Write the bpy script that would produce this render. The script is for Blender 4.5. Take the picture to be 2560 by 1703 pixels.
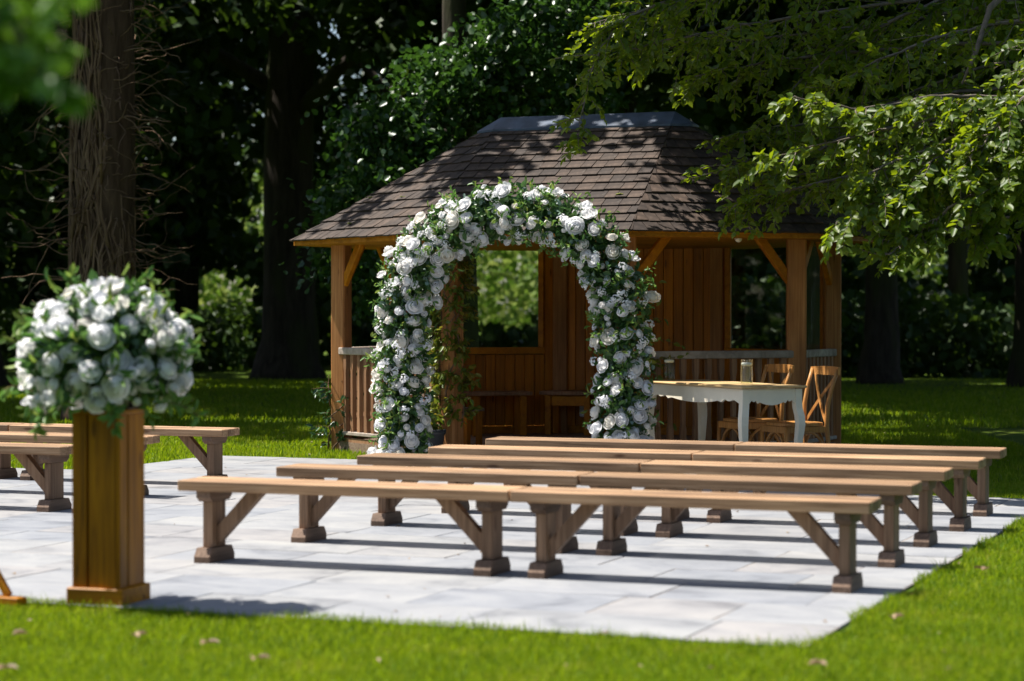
import bpy, bmesh, math, random
import numpy as np
from mathutils import Vector, Matrix, Euler

for _o in list(bpy.data.objects):
    bpy.data.objects.remove(_o)
SC = bpy.context.scene
COL = SC.collection
random.seed(7)
RNG = np.random.default_rng(7)

# ------------------------------------------------------------------ camera, sky, sun, exposure
YAW = math.radians(21.44)      # the terrace runs along world x / y; the camera looks across it
PITCH = math.radians(0.725)
CAM_H = 1.3586
FPX = 5467.6                   # focal length in pixels of the 2560 px wide photograph
CY, SY = math.cos(YAW), math.sin(YAW)
cam_d = bpy.data.cameras.new('camera')
cam = bpy.data.objects.new('camera', cam_d)
COL.objects.link(cam)
cam.location = (0, 0, CAM_H)
cam.rotation_euler = (math.pi / 2 - PITCH, 0, YAW)
cam_d.sensor_width = 36
cam_d.lens = FPX / 2560 * 36
cam_d.clip_end = 2000
cam_d.clip_start = 0.1
cam_d.dof.use_dof = True
cam_d.dof.focus_distance = 18.6
cam_d.dof.aperture_fstop = 2.0
SC.camera = cam

SUN_DIR = Vector((-0.45, -0.03, 0.89)).normalized()       # towards the sun
w = bpy.data.worlds.new('World')
SC.world = w
w.use_nodes = True
nt = w.node_tree
nt.nodes.clear()
wo = nt.nodes.new('ShaderNodeOutputWorld')
bg = nt.nodes.new('ShaderNodeBackground')
sky = nt.nodes.new('ShaderNodeTexSky')
sky.sky_type = 'NISHITA'
sky.sun_disc = False
sky.sun_elevation = math.asin(SUN_DIR.z)
sky.sun_rotation = math.atan2(SUN_DIR.x, SUN_DIR.y)
sky.air_density = 1.0
sky.dust_density = 1.5
bg.inputs['Strength'].default_value = 0.072
nt.links.new(sky.outputs[0], bg.inputs[0])
nt.links.new(bg.outputs[0], wo.inputs[0])
sun_d = bpy.data.lights.new('sun', 'SUN')
sun_d.energy = 5.0
sun_d.angle = math.radians(0.53)
sun_d.color = (1.0, 0.95, 0.87)
sun = bpy.data.objects.new('sun', sun_d)
COL.objects.link(sun)
sun.rotation_euler = SUN_DIR.to_track_quat('Z', 'Y').to_euler()
sun.location = (-20, 5, 40)
SC.view_settings.view_transform = 'Standard'
SC.view_settings.look = 'None'
SC.view_settings.exposure = 1.02
SC.view_settings.gamma = 1.0
SC.view_settings.use_curve_mapping = False
SC.render.engine = 'CYCLES'
SC.cycles.use_denoising = True
SC.cycles.max_bounces = 10
SC.cycles.diffuse_bounces = 7
SC.cycles.transparent_max_bounces = 12
SC.cycles.caustics_reflective = False
SC.cycles.caustics_refractive = False
SC.cycles.sample_clamp_indirect = 6.0


def W(px, py, D):
    """world point at forward distance D seen at photograph pixel (px, py)"""
    x, y = (px - 1280) / FPX, (851.5 - py) / FPX
    fh = math.cos(PITCH) + y * math.sin(PITCH)
    k = D / fh
    z = CAM_H + k * (y * math.cos(PITCH) - math.sin(PITCH))
    X = x * k
    return Vector((X * CY - D * SY, X * SY + D * CY, z))


def XD(X, D, z=0.0):
    return Vector((X * CY - D * SY, X * SY + D * CY, z))


# ------------------------------------------------------------------ helpers
class MB:
    """collects simple solids, then builds ONE mesh object"""
    def __init__(self):
        self.v, self.f, self.sm = [], [], []

    def add(self, verts, faces, smooth=False, M=None):
        b = len(self.v)
        for p in verts:
            p = Vector(p)
            self.v.append(tuple(M @ p) if M else tuple(p))
        for f in faces:
            self.f.append([i + b for i in f])
            self.sm.append(smooth)
        return self

    def box(self, c, s, bev=0.0, M=None):
        vs, fs = chamfer_box(s[0], s[1], s[2], bev)
        c = Vector(c)
        return self.add([Vector(p) + c for p in vs], fs, False, M)

    def prism(self, poly, y0, y1, M=None, smooth=False):
        """polygon in (x, z) extruded along y"""
        n = len(poly)
        vs = [(p[0], y0, p[1]) for p in poly] + [(p[0], y1, p[1]) for p in poly]
        fs = [list(range(n))[::1], list(range(2 * n - 1, n - 1, -1))]
        for i in range(n):
            j = (i + 1) % n
            fs.append([j, i, i + n, j + n])
        return self.add(vs, fs, smooth, M)

    def beam(self, p0, p1, w, h, bev=0.004, up=(0, 0, 1)):
        p0, p1 = Vector(p0), Vector(p1)
        d = (p1 - p0)
        L = d.length
        d.normalize()
        up = Vector(up)
        s = d.cross(up)
        if s.length < 1e-4:
            s = d.cross(Vector((0, 1, 0)))
        s.normalize()
        u = s.cross(d)
        M = Matrix((d, s, u)).transposed().to_4x4()
        M.translation = (p0 + p1) / 2
        vs, fs = chamfer_box(L, w, h, bev)
        return self.add(vs, fs, False, M)

    def tube(self, pts, rad, n=8, cap=True, smooth=True, wob=None):
        pts = [Vector(p) for p in pts]
        m = len(pts)
        if not hasattr(rad, '__len__'):
            rad = [rad] * m
        vs = []
        ref = Vector((0, 0, 1))
        prev = None
        for i in range(m):
            d = (pts[min(i + 1, m - 1)] - pts[max(i - 1, 0)])
            if d.length < 1e-9:
                d = Vector((0, 0, 1))
            d.normalize()
            if prev is None:
                a = d.cross(Vector((1, 0, 0)) if abs(d.x) < .8 else Vector((0, 1, 0)))
            else:
                a = prev - d * prev.dot(d)
            a.normalize()
            prev = a
            b = d.cross(a)
            for k in range(n):
                t = 2 * math.pi * k / n
                r = rad[i] * (wob(i, t) if wob else 1)
                vs.append(pts[i] + a * (math.cos(t) * r) + b * (math.sin(t) * r))
        fs = []
        for i in range(m - 1):
            for k in range(n):
                k2 = (k + 1) % n
                fs.append([i * n + k, i * n + k2, (i + 1) * n + k2, (i + 1) * n + k])
        if cap:
            fs.append(list(range(n))[::-1])
            fs.append([(m - 1) * n + k for k in range(n)])
        return self.add(vs, fs, smooth)

    def lathe(self, prof, n=24, M=None, smooth=True, closed=False):
        vs = []
        for r, z in prof:
            for k in range(n):
                t = 2 * math.pi * k / n
                vs.append((r * math.cos(t), r * math.sin(t), z))
        fs = []
        m = len(prof)
        for i in range(m - 1):
            for k in range(n):
                k2 = (k + 1) % n
                fs.append([i * n + k, i * n + k2, (i + 1) * n + k2, (i + 1) * n + k])
        if not closed:
            fs.append([k for k in range(n)][::-1])
            fs.append([(m - 1) * n + k for k in range(n)])
        return self.add(vs, fs, smooth, M)

    def mesh(self, name, mat):
        me = bpy.data.meshes.new(name)
        me.from_pydata(self.v, [], self.f)
        me.polygons.foreach_set('use_smooth', self.sm)
        if mat:
            me.materials.append(mat)
        me.update()
        return me

    def build(self, name, mat, parent=None, **kw):
        return link(name, self.mesh(name, mat), parent, **kw)


_cb = {}


def chamfer_box(sx, sy, sz, b):
    key = (round(sx, 5), round(sy, 5), round(sz, 5), round(b, 5))
    if key in _cb:
        return _cb[key]
    bm = bmesh.new()
    bmesh.ops.create_cube(bm, size=1)
    for v in bm.verts:
        v.co = Vector((v.co.x * sx, v.co.y * sy, v.co.z * sz))
    if b > 0:
        b = min(b, .45 * min(sx, sy, sz))
        bmesh.ops.bevel(bm, geom=list(bm.edges), offset=b, segments=1, affect='EDGES')
    bm.verts.index_update()
    r = ([tuple(v.co) for v in bm.verts], [[v.index for v in f.verts] for f in bm.faces])
    bm.free()
    _cb[key] = r
    return r


def link(name, data, parent=None, loc=None, rot=None, scale=None, **props):
    o = bpy.data.objects.new(name, data)
    COL.objects.link(o)
    if parent:
        o.parent = parent
    if loc is not None:
        o.location = loc
    if rot is not None:
        o.rotation_euler = rot
    if scale is not None:
        o.scale = scale if hasattr(scale, '__len__') else (scale,) * 3
    for k, v in props.items():
        if v is not None:
            o[k] = v
    return o


def thing(name, label, cat, loc=(0, 0, 0), rz=0.0, group=None):
    return link(name, None, None, loc, (0, 0, rz), label=label, category=cat, group=group)


def dup(o, parent=None, **props):
    c = o.copy()
    COL.objects.link(c)
    if parent:
        c.parent = parent
    for ch in o.children:
        dup(ch, c)
    for k, v in props.items():
        c[k] = v
    return c


def quick_mesh(name, verts, faces, mat, smooth=False):
    """numpy arrays -> mesh; faces (K, n) all the same size"""
    me = bpy.data.meshes.new(name)
    verts = np.asarray(verts, np.float32)
    faces = np.asarray(faces, np.int32)
    me.vertices.add(len(verts))
    me.vertices.foreach_set('co', verts.ravel())
    k, n = faces.shape
    me.loops.add(k * n)
    me.loops.foreach_set('vertex_index', faces.ravel())
    me.polygons.add(k)
    me.polygons.foreach_set('loop_start', np.arange(0, k * n, n, dtype=np.int32))
    if smooth:
        me.polygons.foreach_set('use_smooth', np.ones(k, bool))
    if mat:
        me.materials.append(mat)
    me.update(calc_edges=True)
    return me


def unit(a):
    return a / np.maximum(np.linalg.norm(a, axis=1, keepdims=True), 1e-9)


def leaf_arrays(B, d, nrm, L, wid=0.6, fold=0.12):
    """ovate folded leaves: 6 verts, 2 quads each"""
    B = np.asarray(B, float)
    N = len(B)
    d = unit(np.asarray(d, float))
    s = unit(np.cross(nrm, d))
    n = np.cross(d, s)
    L = np.asarray(L, float).reshape(-1, 1) * np.ones((N, 1))
    wd = np.asarray(wid, float).reshape(-1, 1) * np.ones((N, 1)) * L
    f = n * fold * L
    t = B + d * L - n * L * .08
    l1 = B + d * L * .28 + s * wd * .46 + f
    l2 = B + d * L * .68 + s * wd * .40 + f * .8
    r1 = B + d * L * .28 - s * wd * .46 + f
    r2 = B + d * L * .68 - s * wd * .40 + f * .8
    V = np.stack([B, l1, l2, t, r2, r1], 1).reshape(-1, 3)
    i = np.arange(N)[:, None] * 6
    F = np.concatenate([i + np.array([[0, 3, 2, 1]]), i + np.array([[0, 5, 4, 3]])], 0)
    return V, F


def rhomb_arrays(C, d, nrm, L, wid=0.7):
    N = len(C)
    d = unit(np.asarray(d, float))
    s = unit(np.cross(nrm, d))
    L = np.asarray(L, float).reshape(-1, 1) * np.ones((N, 1))
    V = np.stack([C - d * L * .5, C + s * L * wid * .5, C + d * L * .5, C - s * L * wid * .5], 1).reshape(-1, 3)
    F = np.arange(N * 4).reshape(-1, 4)
    return V, F


class LeafBag:
    def __init__(self):
        self.V, self.F, self.n = [], [], 0

    def add(self, V, F):
        self.V.append(V)
        self.F.append(F + self.n)
        self.n += len(V)

    def build(self, name, mat, parent=None, **kw):
        return link(name, quick_mesh(name, np.concatenate(self.V), np.concatenate(self.F), mat), parent, **kw)


# ------------------------------------------------------------------ materials
def mat_base(name):
    m = bpy.data.materials.new(name)
    m.use_nodes = True
    t = m.node_tree
    p = t.nodes['Principled BSDF']
    return m, t, p


def N(t, typ, **kw):
    n = t.nodes.new(typ)
    for k, v in kw.items():
        if k in n.inputs:
            n.inputs[k].default_value = v
        else:
            setattr(n, k, v)
    return n


def ramp(t, fac, stops):
    r = t.nodes.new('ShaderNodeValToRGB')
    el = r.color_ramp.elements
    while len(el) < len(stops):
        el.new(.5)
    for e, (pos, c) in zip(el, stops):
        e.position = pos
        e.color = (*c, 1) if len(c) == 3 else c
    t.links.new(fac, r.inputs[0])
    return r


def obj_coords(t, scale, offset_by_random=True):
    tc = N(t, 'ShaderNodeTexCoord')
    mp = N(t, 'ShaderNodeMapping')
    mp.inputs['Scale'].default_value = scale
    if offset_by_random:
        oi = N(t, 'ShaderNodeObjectInfo')
        va = N(t, 'ShaderNodeVectorMath', operation='SCALE')
        va.inputs[0].default_value = (37.0, 51.0, 23.0)
        t.links.new(oi.outputs['Random'], va.inputs['Scale'])
        ad = N(t, 'ShaderNodeVectorMath', operation='ADD')
        t.links.new(tc.outputs['Object'], ad.inputs[0])
        t.links.new(va.outputs[0], ad.inputs[1])
        t.links.new(ad.outputs[0], mp.inputs['Vector'])
    else:
        t.links.new(tc.outputs['Object'], mp.inputs['Vector'])
    return mp.outputs[0]


def wood(name, dark, mid, light, axis='x', rough=.7, rnd=.25, knots=True, bump=.25, fine=55, sat=1.25):
    m, t, p = mat_base(name)
    sc = {'x': (1.6, fine, fine), 'y': (fine, 1.6, fine), 'z': (fine, fine, 1.6), 'n': (14, 14, 14)}[axis]
    co = obj_coords(t, sc)
    n1 = N(t, 'ShaderNodeTexNoise', Scale=1.0, Detail=6.0, Roughness=.62, Distortion=.6)
    t.links.new(co, n1.inputs['Vector'])
    r = ramp(t, n1.outputs[0], [(.25, dark), (.5, mid), (.75, light)])
    col = r.outputs[0]
    co2 = obj_coords(t, tuple(v * .09 if v > 10 else v * .9 for v in sc))
    n2 = N(t, 'ShaderNodeTexNoise', Scale=1.0, Detail=3.0)
    t.links.new(co2, n2.inputs['Vector'])
    mx = N(t, 'ShaderNodeMix', data_type='RGBA', blend_type='MULTIPLY')
    mx.inputs[0].default_value = .75
    r2 = ramp(t, n2.outputs[0], [(.3, (.55, .52, .5)), (.6, (1.05, 1.03, 1.0))])
    t.links.new(col, mx.inputs[6])
    t.links.new(r2.outputs[0], mx.inputs[7])
    col = mx.outputs[2]
    if knots:
        vo = N(t, 'ShaderNodeTexVoronoi', Scale=1.0)
        ks = {'x': (2.4, 9, 9), 'y': (9, 2.4, 9), 'z': (9, 9, 2.4), 'n': (6, 6, 6)}[axis]
        t.links.new(obj_coords(t, ks), vo.inputs['Vector'])
        rk = ramp(t, vo.outputs['Distance'], [(.07, (.28, .2, .16)), (.14, (1, 1, 1))])
        mk = N(t, 'ShaderNodeMix', data_type='RGBA', blend_type='MULTIPLY')
        mk.inputs[0].default_value = .8
        t.links.new(col, mk.inputs[6])
        t.links.new(rk.outputs[0], mk.inputs[7])
        col = mk.outputs[2]
    oi = N(t, 'ShaderNodeObjectInfo')
    mr = N(t, 'ShaderNodeMapRange')
    mr.inputs['To Min'].default_value = 1 - rnd
    mr.inputs['To Max'].default_value = 1 + rnd
    t.links.new(oi.outputs['Random'], mr.inputs['Value'])
    hs = N(t, 'ShaderNodeHueSaturation')
    hs.inputs['Saturation'].default_value = sat
    t.links.new(mr.outputs[0], hs.inputs['Value'])
    t.links.new(col, hs.inputs['Color'])
    t.links.new(hs.outputs[0], p.inputs['Base Color'])
    p.inputs['Roughness'].default_value = rough
    p.inputs['Specular IOR Level'].default_value = .3
    bp = N(t, 'ShaderNodeBump', Strength=bump, Distance=.004)
    t.links.new(n1.outputs[0], bp.inputs['Height'])
    t.links.new(bp.outputs[0], p.inputs['Normal'])
    return m


def leafmat(name, c1, c2, c3, rough=.42, trans=.35, tcol=None, spec=.5):
    m, t, p = mat_base(name)
    g = N(t, 'ShaderNodeNewGeometry')
    r = ramp(t, g.outputs['Random Per Island'], [(.0, c1), (.5, c2), (1.0, c3)])
    t.links.new(r.outputs[0], p.inputs['Base Color'])
    p.inputs['Roughness'].default_value = rough
    p.inputs['Specular IOR Level'].default_value = spec
    tr = N(t, 'ShaderNodeBsdfTranslucent')
    if tcol:
        hs = N(t, 'ShaderNodeMix', data_type='RGBA', blend_type='MIX')
        hs.inputs[0].default_value = .6
        hs.inputs[7].default_value = (*tcol, 1)
        t.links.new(r.outputs[0], hs.inputs[6])
        t.links.new(hs.outputs[2], tr.inputs['Color'])
    else:
        t.links.new(r.outputs[0], tr.inputs['Color'])
    mx = N(t, 'ShaderNodeMixShader')
    mx.inputs[0].default_value = trans
    t.links.new(p.outputs[0], mx.inputs[1])
    t.links.new(tr.outputs[0], mx.inputs[2])
    t.links.new(mx.outputs[0], t.nodes['Material Output'].inputs[0])
    return m


def plain(name, col, rough=.6, spec=.4, metal=0.0, noise=.15, scale=20, bump=0.0):
    m, t, p = mat_base(name)
    co = obj_coords(t, (scale,) * 3)
    n = N(t, 'ShaderNodeTexNoise', Scale=1.0, Detail=5.0, Roughness=.6)
    t.links.new(co, n.inputs['Vector'])
    a = tuple(max(0, c * (1 - noise * 1.6)) for c in col)
    b = tuple(c * (1 + noise) for c in col)
    r = ramp(t, n.outputs[0], [(.3, a), (.7, b)])
    t.links.new(r.outputs[0], p.inputs['Base Color'])
    p.inputs['Roughness'].default_value = rough
    p.inputs['Specular IOR Level'].default_value = spec
    p.inputs['Metallic'].default_value = metal
    if bump:
        bp = N(t, 'ShaderNodeBump', Strength=bump, Distance=.01)
        t.links.new(n.outputs[0], bp.inputs['Height'])
        t.links.new(bp.outputs[0], p.inputs['Normal'])
    return m


def bark(name, c1, c2, moss=None):
    m, t, p = mat_base(name)
    co = obj_coords(t, (9, 9, 1.6))
    n = N(t, 'ShaderNodeTexNoise', Scale=1.0, Detail=8.0, Roughness=.65, Distortion=.4)
    t.links.new(co, n.inputs['Vector'])
    r = ramp(t, n.outputs[0], [(.35, c1), (.65, c2)])
    col = r.outputs[0]
    if moss:
        n2 = N(t, 'ShaderNodeTexNoise', Scale=1.0, Detail=4.0)
        t.links.new(obj_coords(t, (1.3, 1.3, .5)), n2.inputs['Vector'])
        f = ramp(t, n2.outputs[0], [(.48, (0, 0, 0)), (.62, (1, 1, 1))])
        mx = N(t, 'ShaderNodeMix', data_type='RGBA')
        t.links.new(f.outputs[0], mx.inputs[0])
        t.links.new(col, mx.inputs[6])
        mx.inputs[7].default_value = (*moss, 1)
        col = mx.outputs[2]
    t.links.new(col, p.inputs['Base Color'])
    p.inputs['Roughness'].default_value = .9
    p.inputs['Specular IOR Level'].default_value = .2
    bp = N(t, 'ShaderNodeBump', Strength=.9, Distance=.04)
    t.links.new(n.outputs[0], bp.inputs['Height'])
    t.links.new(bp.outputs[0], p.inputs['Normal'])
    return m


M_BENCH_X = wood('weathered bench wood long', (.115, .065, .036), (.345, .215, .125), (.52, .365, .235), 'x', rnd=.27, sat=1.05)
M_BENCH_Z = wood('weathered bench wood upright', (.10, .06, .038), (.25, .16, .105), (.37, .25, .17), 'z', rnd=.2, sat=1.1)
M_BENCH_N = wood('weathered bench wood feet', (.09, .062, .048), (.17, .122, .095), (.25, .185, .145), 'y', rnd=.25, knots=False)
M_PED = wood('honey pine pedestal', (.15, .055, .012), (.41, .165, .034), (.56, .265, .07), 'z', rough=.5, rnd=.12, fine=38, sat=1.35)
M_PEDX = wood('honey pine pedestal base', (.2, .075, .018), (.42, .18, .04), (.54, .27, .075), 'x', rough=.5, rnd=.1, fine=38)
M_GPOST = wood('gazebo timber post', (.22, .095, .04), (.40, .19, .082), (.52, .28, .13), 'z', rough=.65, rnd=.12, sat=1.08)
M_GBEAM = wood('gazebo timber beam', (.26, .10, .03), (.46, .20, .06), (.56, .28, .10), 'n', rough=.6, rnd=.12, knots=False)
M_GBOARD = wood('gazebo wall boards', (.22, .09, .03), (.42, .175, .062), (.52, .25, .10), 'z', rough=.5, rnd=.22)
M_GRAIL = wood('grey weathered rail', (.24, .19, .15), (.40, .33, .27), (.52, .45, .38), 'n', rough=.8, rnd=.15, knots=False, sat=.9)
M_GBAL = wood('gazebo baluster', (.18, .10, .065), (.32, .20, .135), (.42, .28, .2), 'z', rough=.7, rnd=.18, knots=False)
M_CHAIR = wood('oak chair wood', (.28, .125, .04), (.47, .235, .085), (.58, .32, .135), 'z', rough=.4, rnd=.08, knots=False, bump=.1, sat=1.05)
M_TTOP = wood('oiled oak table top', (.44, .31, .17), (.62, .47, .30), (.70, .57, .39), 'x', rough=.4, rnd=.05, knots=False, bump=.1)
M_TWHITE = plain('cream painted wood', (.80, .73, .58), rough=.45, noise=.04, scale=6)
M_LEAD = plain('lead ridge sheet', (.060, .082, .125), rough=.55, spec=.5, noise=.35, scale=5, bump=.15)
M_FLOOR = wood('gazebo floor wood', (.14, .10, .075), (.25, .19, .15), (.33, .27, .22), 'x', rnd=.1)
M_DARKPOT = plain('charcoal plastic', (.035, .037, .042), rough=.5, noise=.1)
M_WHITEBOX = plain('white plastic', (.7, .7, .72), rough=.5, noise=.05)
M_WAX = plain('white wax', (.85, .83, .78), rough=.5, noise=.02)
M_BULB = plain('frosted bulb glass', (.75, .72, .68), rough=.25, noise=.05)
M_DARKMETAL = plain('dark metal', (.05, .045, .04), rough=.45, noise=.1, metal=.6)


def shingle_mat():
    m, t, p = mat_base('weathered cedar shingle')
    tc = N(t, 'ShaderNodeTexCoord')
    oi = N(t, 'ShaderNodeObjectInfo')
    g = N(t, 'ShaderNodeNewGeometry')
    ad = N(t, 'ShaderNodeMath', operation='ADD')
    t.links.new(oi.outputs['Random'], ad.inputs[0])
    t.links.new(g.outputs['Random Per Island'], ad.inputs[1])
    fr = N(t, 'ShaderNodeMath', operation='FRACT')
    t.links.new(ad.outputs[0], fr.inputs[0])
    n = N(t, 'ShaderNodeTexNoise', Scale=9.0, Detail=8.0, Roughness=.7)
    t.links.new(tc.outputs['Object'], n.inputs['Vector'])
    r = ramp(t, n.outputs[0], [(.3, (.022, .015, .012)), (.55, (.056, .040, .031)), (.75, (.118, .088, .070))])
    r2 = ramp(t, fr.outputs[0], [(0, (.62, .62, .66)), (.45, (.95, .92, .9)), (1, (1.3, 1.2, 1.12))])
    mx = N(t, 'ShaderNodeMix', data_type='RGBA', blend_type='MULTIPLY')
    mx.inputs[0].default_value = 1
    t.links.new(r.outputs[0], mx.inputs[6])
    t.links.new(r2.outputs[0], mx.inputs[7])
    # pale lichen flecks
    n2 = N(t, 'ShaderNodeTexNoise', Scale=26.0, Detail=3.0, Roughness=.6)
    t.links.new(tc.outputs['Object'], n2.inputs['Vector'])
    f = ramp(t, n2.outputs[0], [(.70, (0, 0, 0)), (.76, (1, 1, 1))])
    mx2 = N(t, 'ShaderNodeMix', data_type='RGBA')
    t.links.new(f.outputs[0], mx2.inputs[0])
    t.links.new(mx.outputs[2], mx2.inputs[6])
    mx2.inputs[7].default_value = (.34, .33, .29, 1)
    t.links.new(mx2.outputs[2], p.inputs['Base Color'])
    p.inputs['Roughness'].default_value = .75
    p.inputs['Specular IOR Level'].default_value = .3
    bp = N(t, 'ShaderNodeBump', Strength=.5, Distance=.006)
    t.links.new(n.outputs[0], bp.inputs['Height'])
    t.links.new(bp.outputs[0], p.inputs['Normal'])
    return m


M_SHINGLE = shingle_mat()


def slab_mat():
    m, t, p = mat_base('pale sandstone paving')
    co = obj_coords(t, (2.2, 2.6, 2))
    n = N(t, 'ShaderNodeTexNoise', Scale=1.0, Detail=7.0, Roughness=.6, Distortion=.8)
    t.links.new(co, n.inputs['Vector'])
    r = ramp(t, n.outputs[0], [(.30, (.15, .155, .168)), (.44, (.24, .245, .256)), (.58, (.285, .287, .292)), (.75, (.325, .322, .315))])
    oi = N(t, 'ShaderNodeObjectInfo')
    r2 = ramp(t, oi.outputs['Random'], [(0, (.78, .82, .89)), (.35, (.92, .94, .98)), (.6, (1.0, 1.0, .99)), (.85, (1.0, .96, .94)), (1, (.82, .83, .85))])
    mx = N(t, 'ShaderNodeMix', data_type='RGBA', blend_type='MULTIPLY')
    mx.inputs[0].default_value = .9
    t.links.new(r.outputs[0], mx.inputs[6])
    t.links.new(r2.outputs[0], mx.inputs[7])
    n2 = N(t, 'ShaderNodeTexNoise', Scale=30.0, Detail=6.0, Roughness=.7)
    t.links.new(co, n2.inputs['Vector'])
    mx2 = N(t, 'ShaderNodeMix', data_type='RGBA', blend_type='MULTIPLY')
    mx2.inputs[0].default_value = .35
    r3 = ramp(t, n2.outputs[0], [(.35, (.75, .75, .75)), (.6, (1.05, 1.05, 1.05))])
    t.links.new(mx.outputs[2], mx2.inputs[6])
    t.links.new(r3.outputs[0], mx2.inputs[7])
    t.links.new(mx2.outputs[2], p.inputs['Base Color'])
    p.inputs['Roughness'].default_value = .7
    p.inputs['Specular IOR Level'].default_value = .35
    bp = N(t, 'ShaderNodeBump', Strength=.35, Distance=.008)
    t.links.new(n.outputs[0], bp.inputs['Height'])
    t.links.new(bp.outputs[0], p.inputs['Normal'])
    return m


M_SLAB = slab_mat()
M_MORTAR = plain('sandy mortar', (.30, .265, .235), rough=.95, noise=.15, scale=12)


def lawn_mat():
    m, t, p = mat_base('lawn turf')
    tc = N(t, 'ShaderNodeTexCoord')
    n = N(t, 'ShaderNodeTexNoise', Scale=1.4, Detail=8.0, Roughness=.7)
    t.links.new(tc.outputs['Object'], n.inputs['Vector'])
    r = ramp(t, n.outputs[0], [(.3, (.045, .085, .005)), (.5, (.075, .13, .006)), (.72, (.14, .165, .025))])
    n2 = N(t, 'ShaderNodeTexNoise', Scale=60.0, Detail=4.0, Roughness=.7)
    t.links.new(tc.outputs['Object'], n2.inputs['Vector'])
    mx = N(t, 'ShaderNodeMix', data_type='RGBA', blend_type='MULTIPLY')
    mx.inputs[0].default_value = .6
    r3 = ramp(t, n2.outputs[0], [(.3, (.4, .4, .4)), (.65, (1.2, 1.2, 1.2))])
    t.links.new(r.outputs[0], mx.inputs[6])
    t.links.new(r3.outputs[0], mx.inputs[7])
    t.links.new(mx.outputs[2], p.inputs['Base Color'])
    p.inputs['Roughness'].default_value = .9
    p.inputs['Specular IOR Level'].default_value = .15
    bp = N(t, 'ShaderNodeBump', Strength=.8, Distance=.03)
    t.links.new(n2.outputs[0], bp.inputs['Height'])
    t.links.new(bp.outputs[0], p.inputs['Normal'])
    return m


M_LAWN = lawn_mat()
M_GRASS = leafmat('grass blades', (.09, .185, .004), (.15, .27, .005), (.32, .35, .04), rough=.55, trans=.5, tcol=(.36, .47, .006), spec=.2)
_t = M_GRASS.node_tree
_r = [n for n in _t.nodes if n.type == 'VALTORGB'][0]
_tc = N(_t, 'ShaderNodeTexCoord')
_n = N(_t, 'ShaderNodeTexNoise', Scale=2.3, Detail=6.0, Roughness=.65)
_t.links.new(_tc.outputs['Object'], _n.inputs['Vector'])
_f = ramp(_t, _n.outputs[0], [(.40, (.62, .74, .8)), (.52, (1, 1, 1)), (.68, (1.75, 1.18, 2.2))])
_m = N(_t, 'ShaderNodeMix', data_type='RGBA', blend_type='MULTIPLY')
_m.inputs[0].default_value = 1
_t.links.new(_r.outputs[0], _m.inputs[6])
_t.links.new(_f.outputs[0], _m.inputs[7])
_p = _t.nodes['Principled BSDF']
_t.links.new(_m.outputs[2], _p.inputs['Base Color'])
M_BEECH = leafmat('beech leaves', (.035, .075, .005), (.062, .115, .007), (.11, .15, .015), rough=.42, trans=.42, tcol=(.42, .54, .008), spec=.3)
M_MAPLE = leafmat('maple leaves', (.018, .055, .014), (.028, .075, .015), (.045, .10, .02), rough=.36, trans=.3, tcol=(.08, .19, .015))
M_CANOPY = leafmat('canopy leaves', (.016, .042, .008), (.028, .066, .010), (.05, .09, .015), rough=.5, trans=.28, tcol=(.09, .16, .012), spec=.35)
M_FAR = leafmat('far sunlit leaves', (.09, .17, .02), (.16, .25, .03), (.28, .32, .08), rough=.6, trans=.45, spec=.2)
M_NEARLEAF = leafmat('young branch leaves', (.055, .15, .015), (.09, .21, .02), (.13, .25, .03), rough=.4, trans=.4, tcol=(.16, .3, .02))
M_EUC = leafmat('blue green eucalyptus leaves', (.08, .14, .11), (.12, .20, .16), (.18, .27, .22), rough=.5, trans=.2)
M_DKGREEN = leafmat('dark rose leaves', (.035, .095, .026), (.065, .15, .036), (.11, .21, .05), rough=.4, trans=.35)
M_FRESH = leafmat('fresh green sprigs', (.08, .19, .035), (.13, .26, .05), (.24, .30, .05), rough=.45, trans=.45)
M_VINE = leafmat('yellow green climber leaves', (.09, .15, .010), (.15, .20, .014), (.25, .19, .02), rough=.45, trans=.45)
M_IVY = leafmat('ivy leaves', (.025, .07, .02), (.04, .10, .028), (.07, .15, .04), rough=.3, trans=.2)
M_BARK_DARK = bark('dark oak bark', (.022, .017, .013), (.06, .047, .036), (.04, .045, .015))
M_BARK_BROWN = bark('brown ivy stems bark', (.040, .023, .013), (.10, .062, .038))
M_STEM = bark('climbing stem bark', (.10, .058, .034), (.24, .155, .095))
M_TWIG = plain('twig bark', (.13, .105, .08), rough=.8, noise=.3)
M_GREENSTEM = plain('green stem', (.09, .14, .04), rough=.6, noise=.2)
M_MOSS = plain('cushion moss', (.16, .17, .03), rough=.95, noise=.4, scale=60, bump=.6)
M_DEADLEAF = leafmat('dry fallen leaves', (.16, .10, .05), (.27, .18, .10), (.36, .28, .18), rough=.6, trans=.15)


def petal_mat():
    m, t, p = mat_base('white rose petals')
    oi = N(t, 'ShaderNodeObjectInfo')
    r = ramp(t, oi.outputs['Random'], [(0, (.91, .91, .93)), (.6, (.93, .92, .92)), (1, (.92, .89, .83))])
    t.links.new(r.outputs[0], p.inputs['Base Color'])
    p.inputs['Roughness'].default_value = .65
    p.inputs['Specular IOR Level'].default_value = .2
    tr = N(t, 'ShaderNodeBsdfTranslucent')
    t.links.new(r.outputs[0], tr.inputs['Color'])
    mx = N(t, 'ShaderNodeMixShader')
    mx.inputs[0].default_value = .5
    t.links.new(p.outputs[0], mx.inputs[1])
    t.links.new(tr.outputs[0], mx.inputs[2])
    t.links.new(mx.outputs[0], t.nodes['Material Output'].inputs[0])
    return m


M_PETAL = petal_mat()


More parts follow.
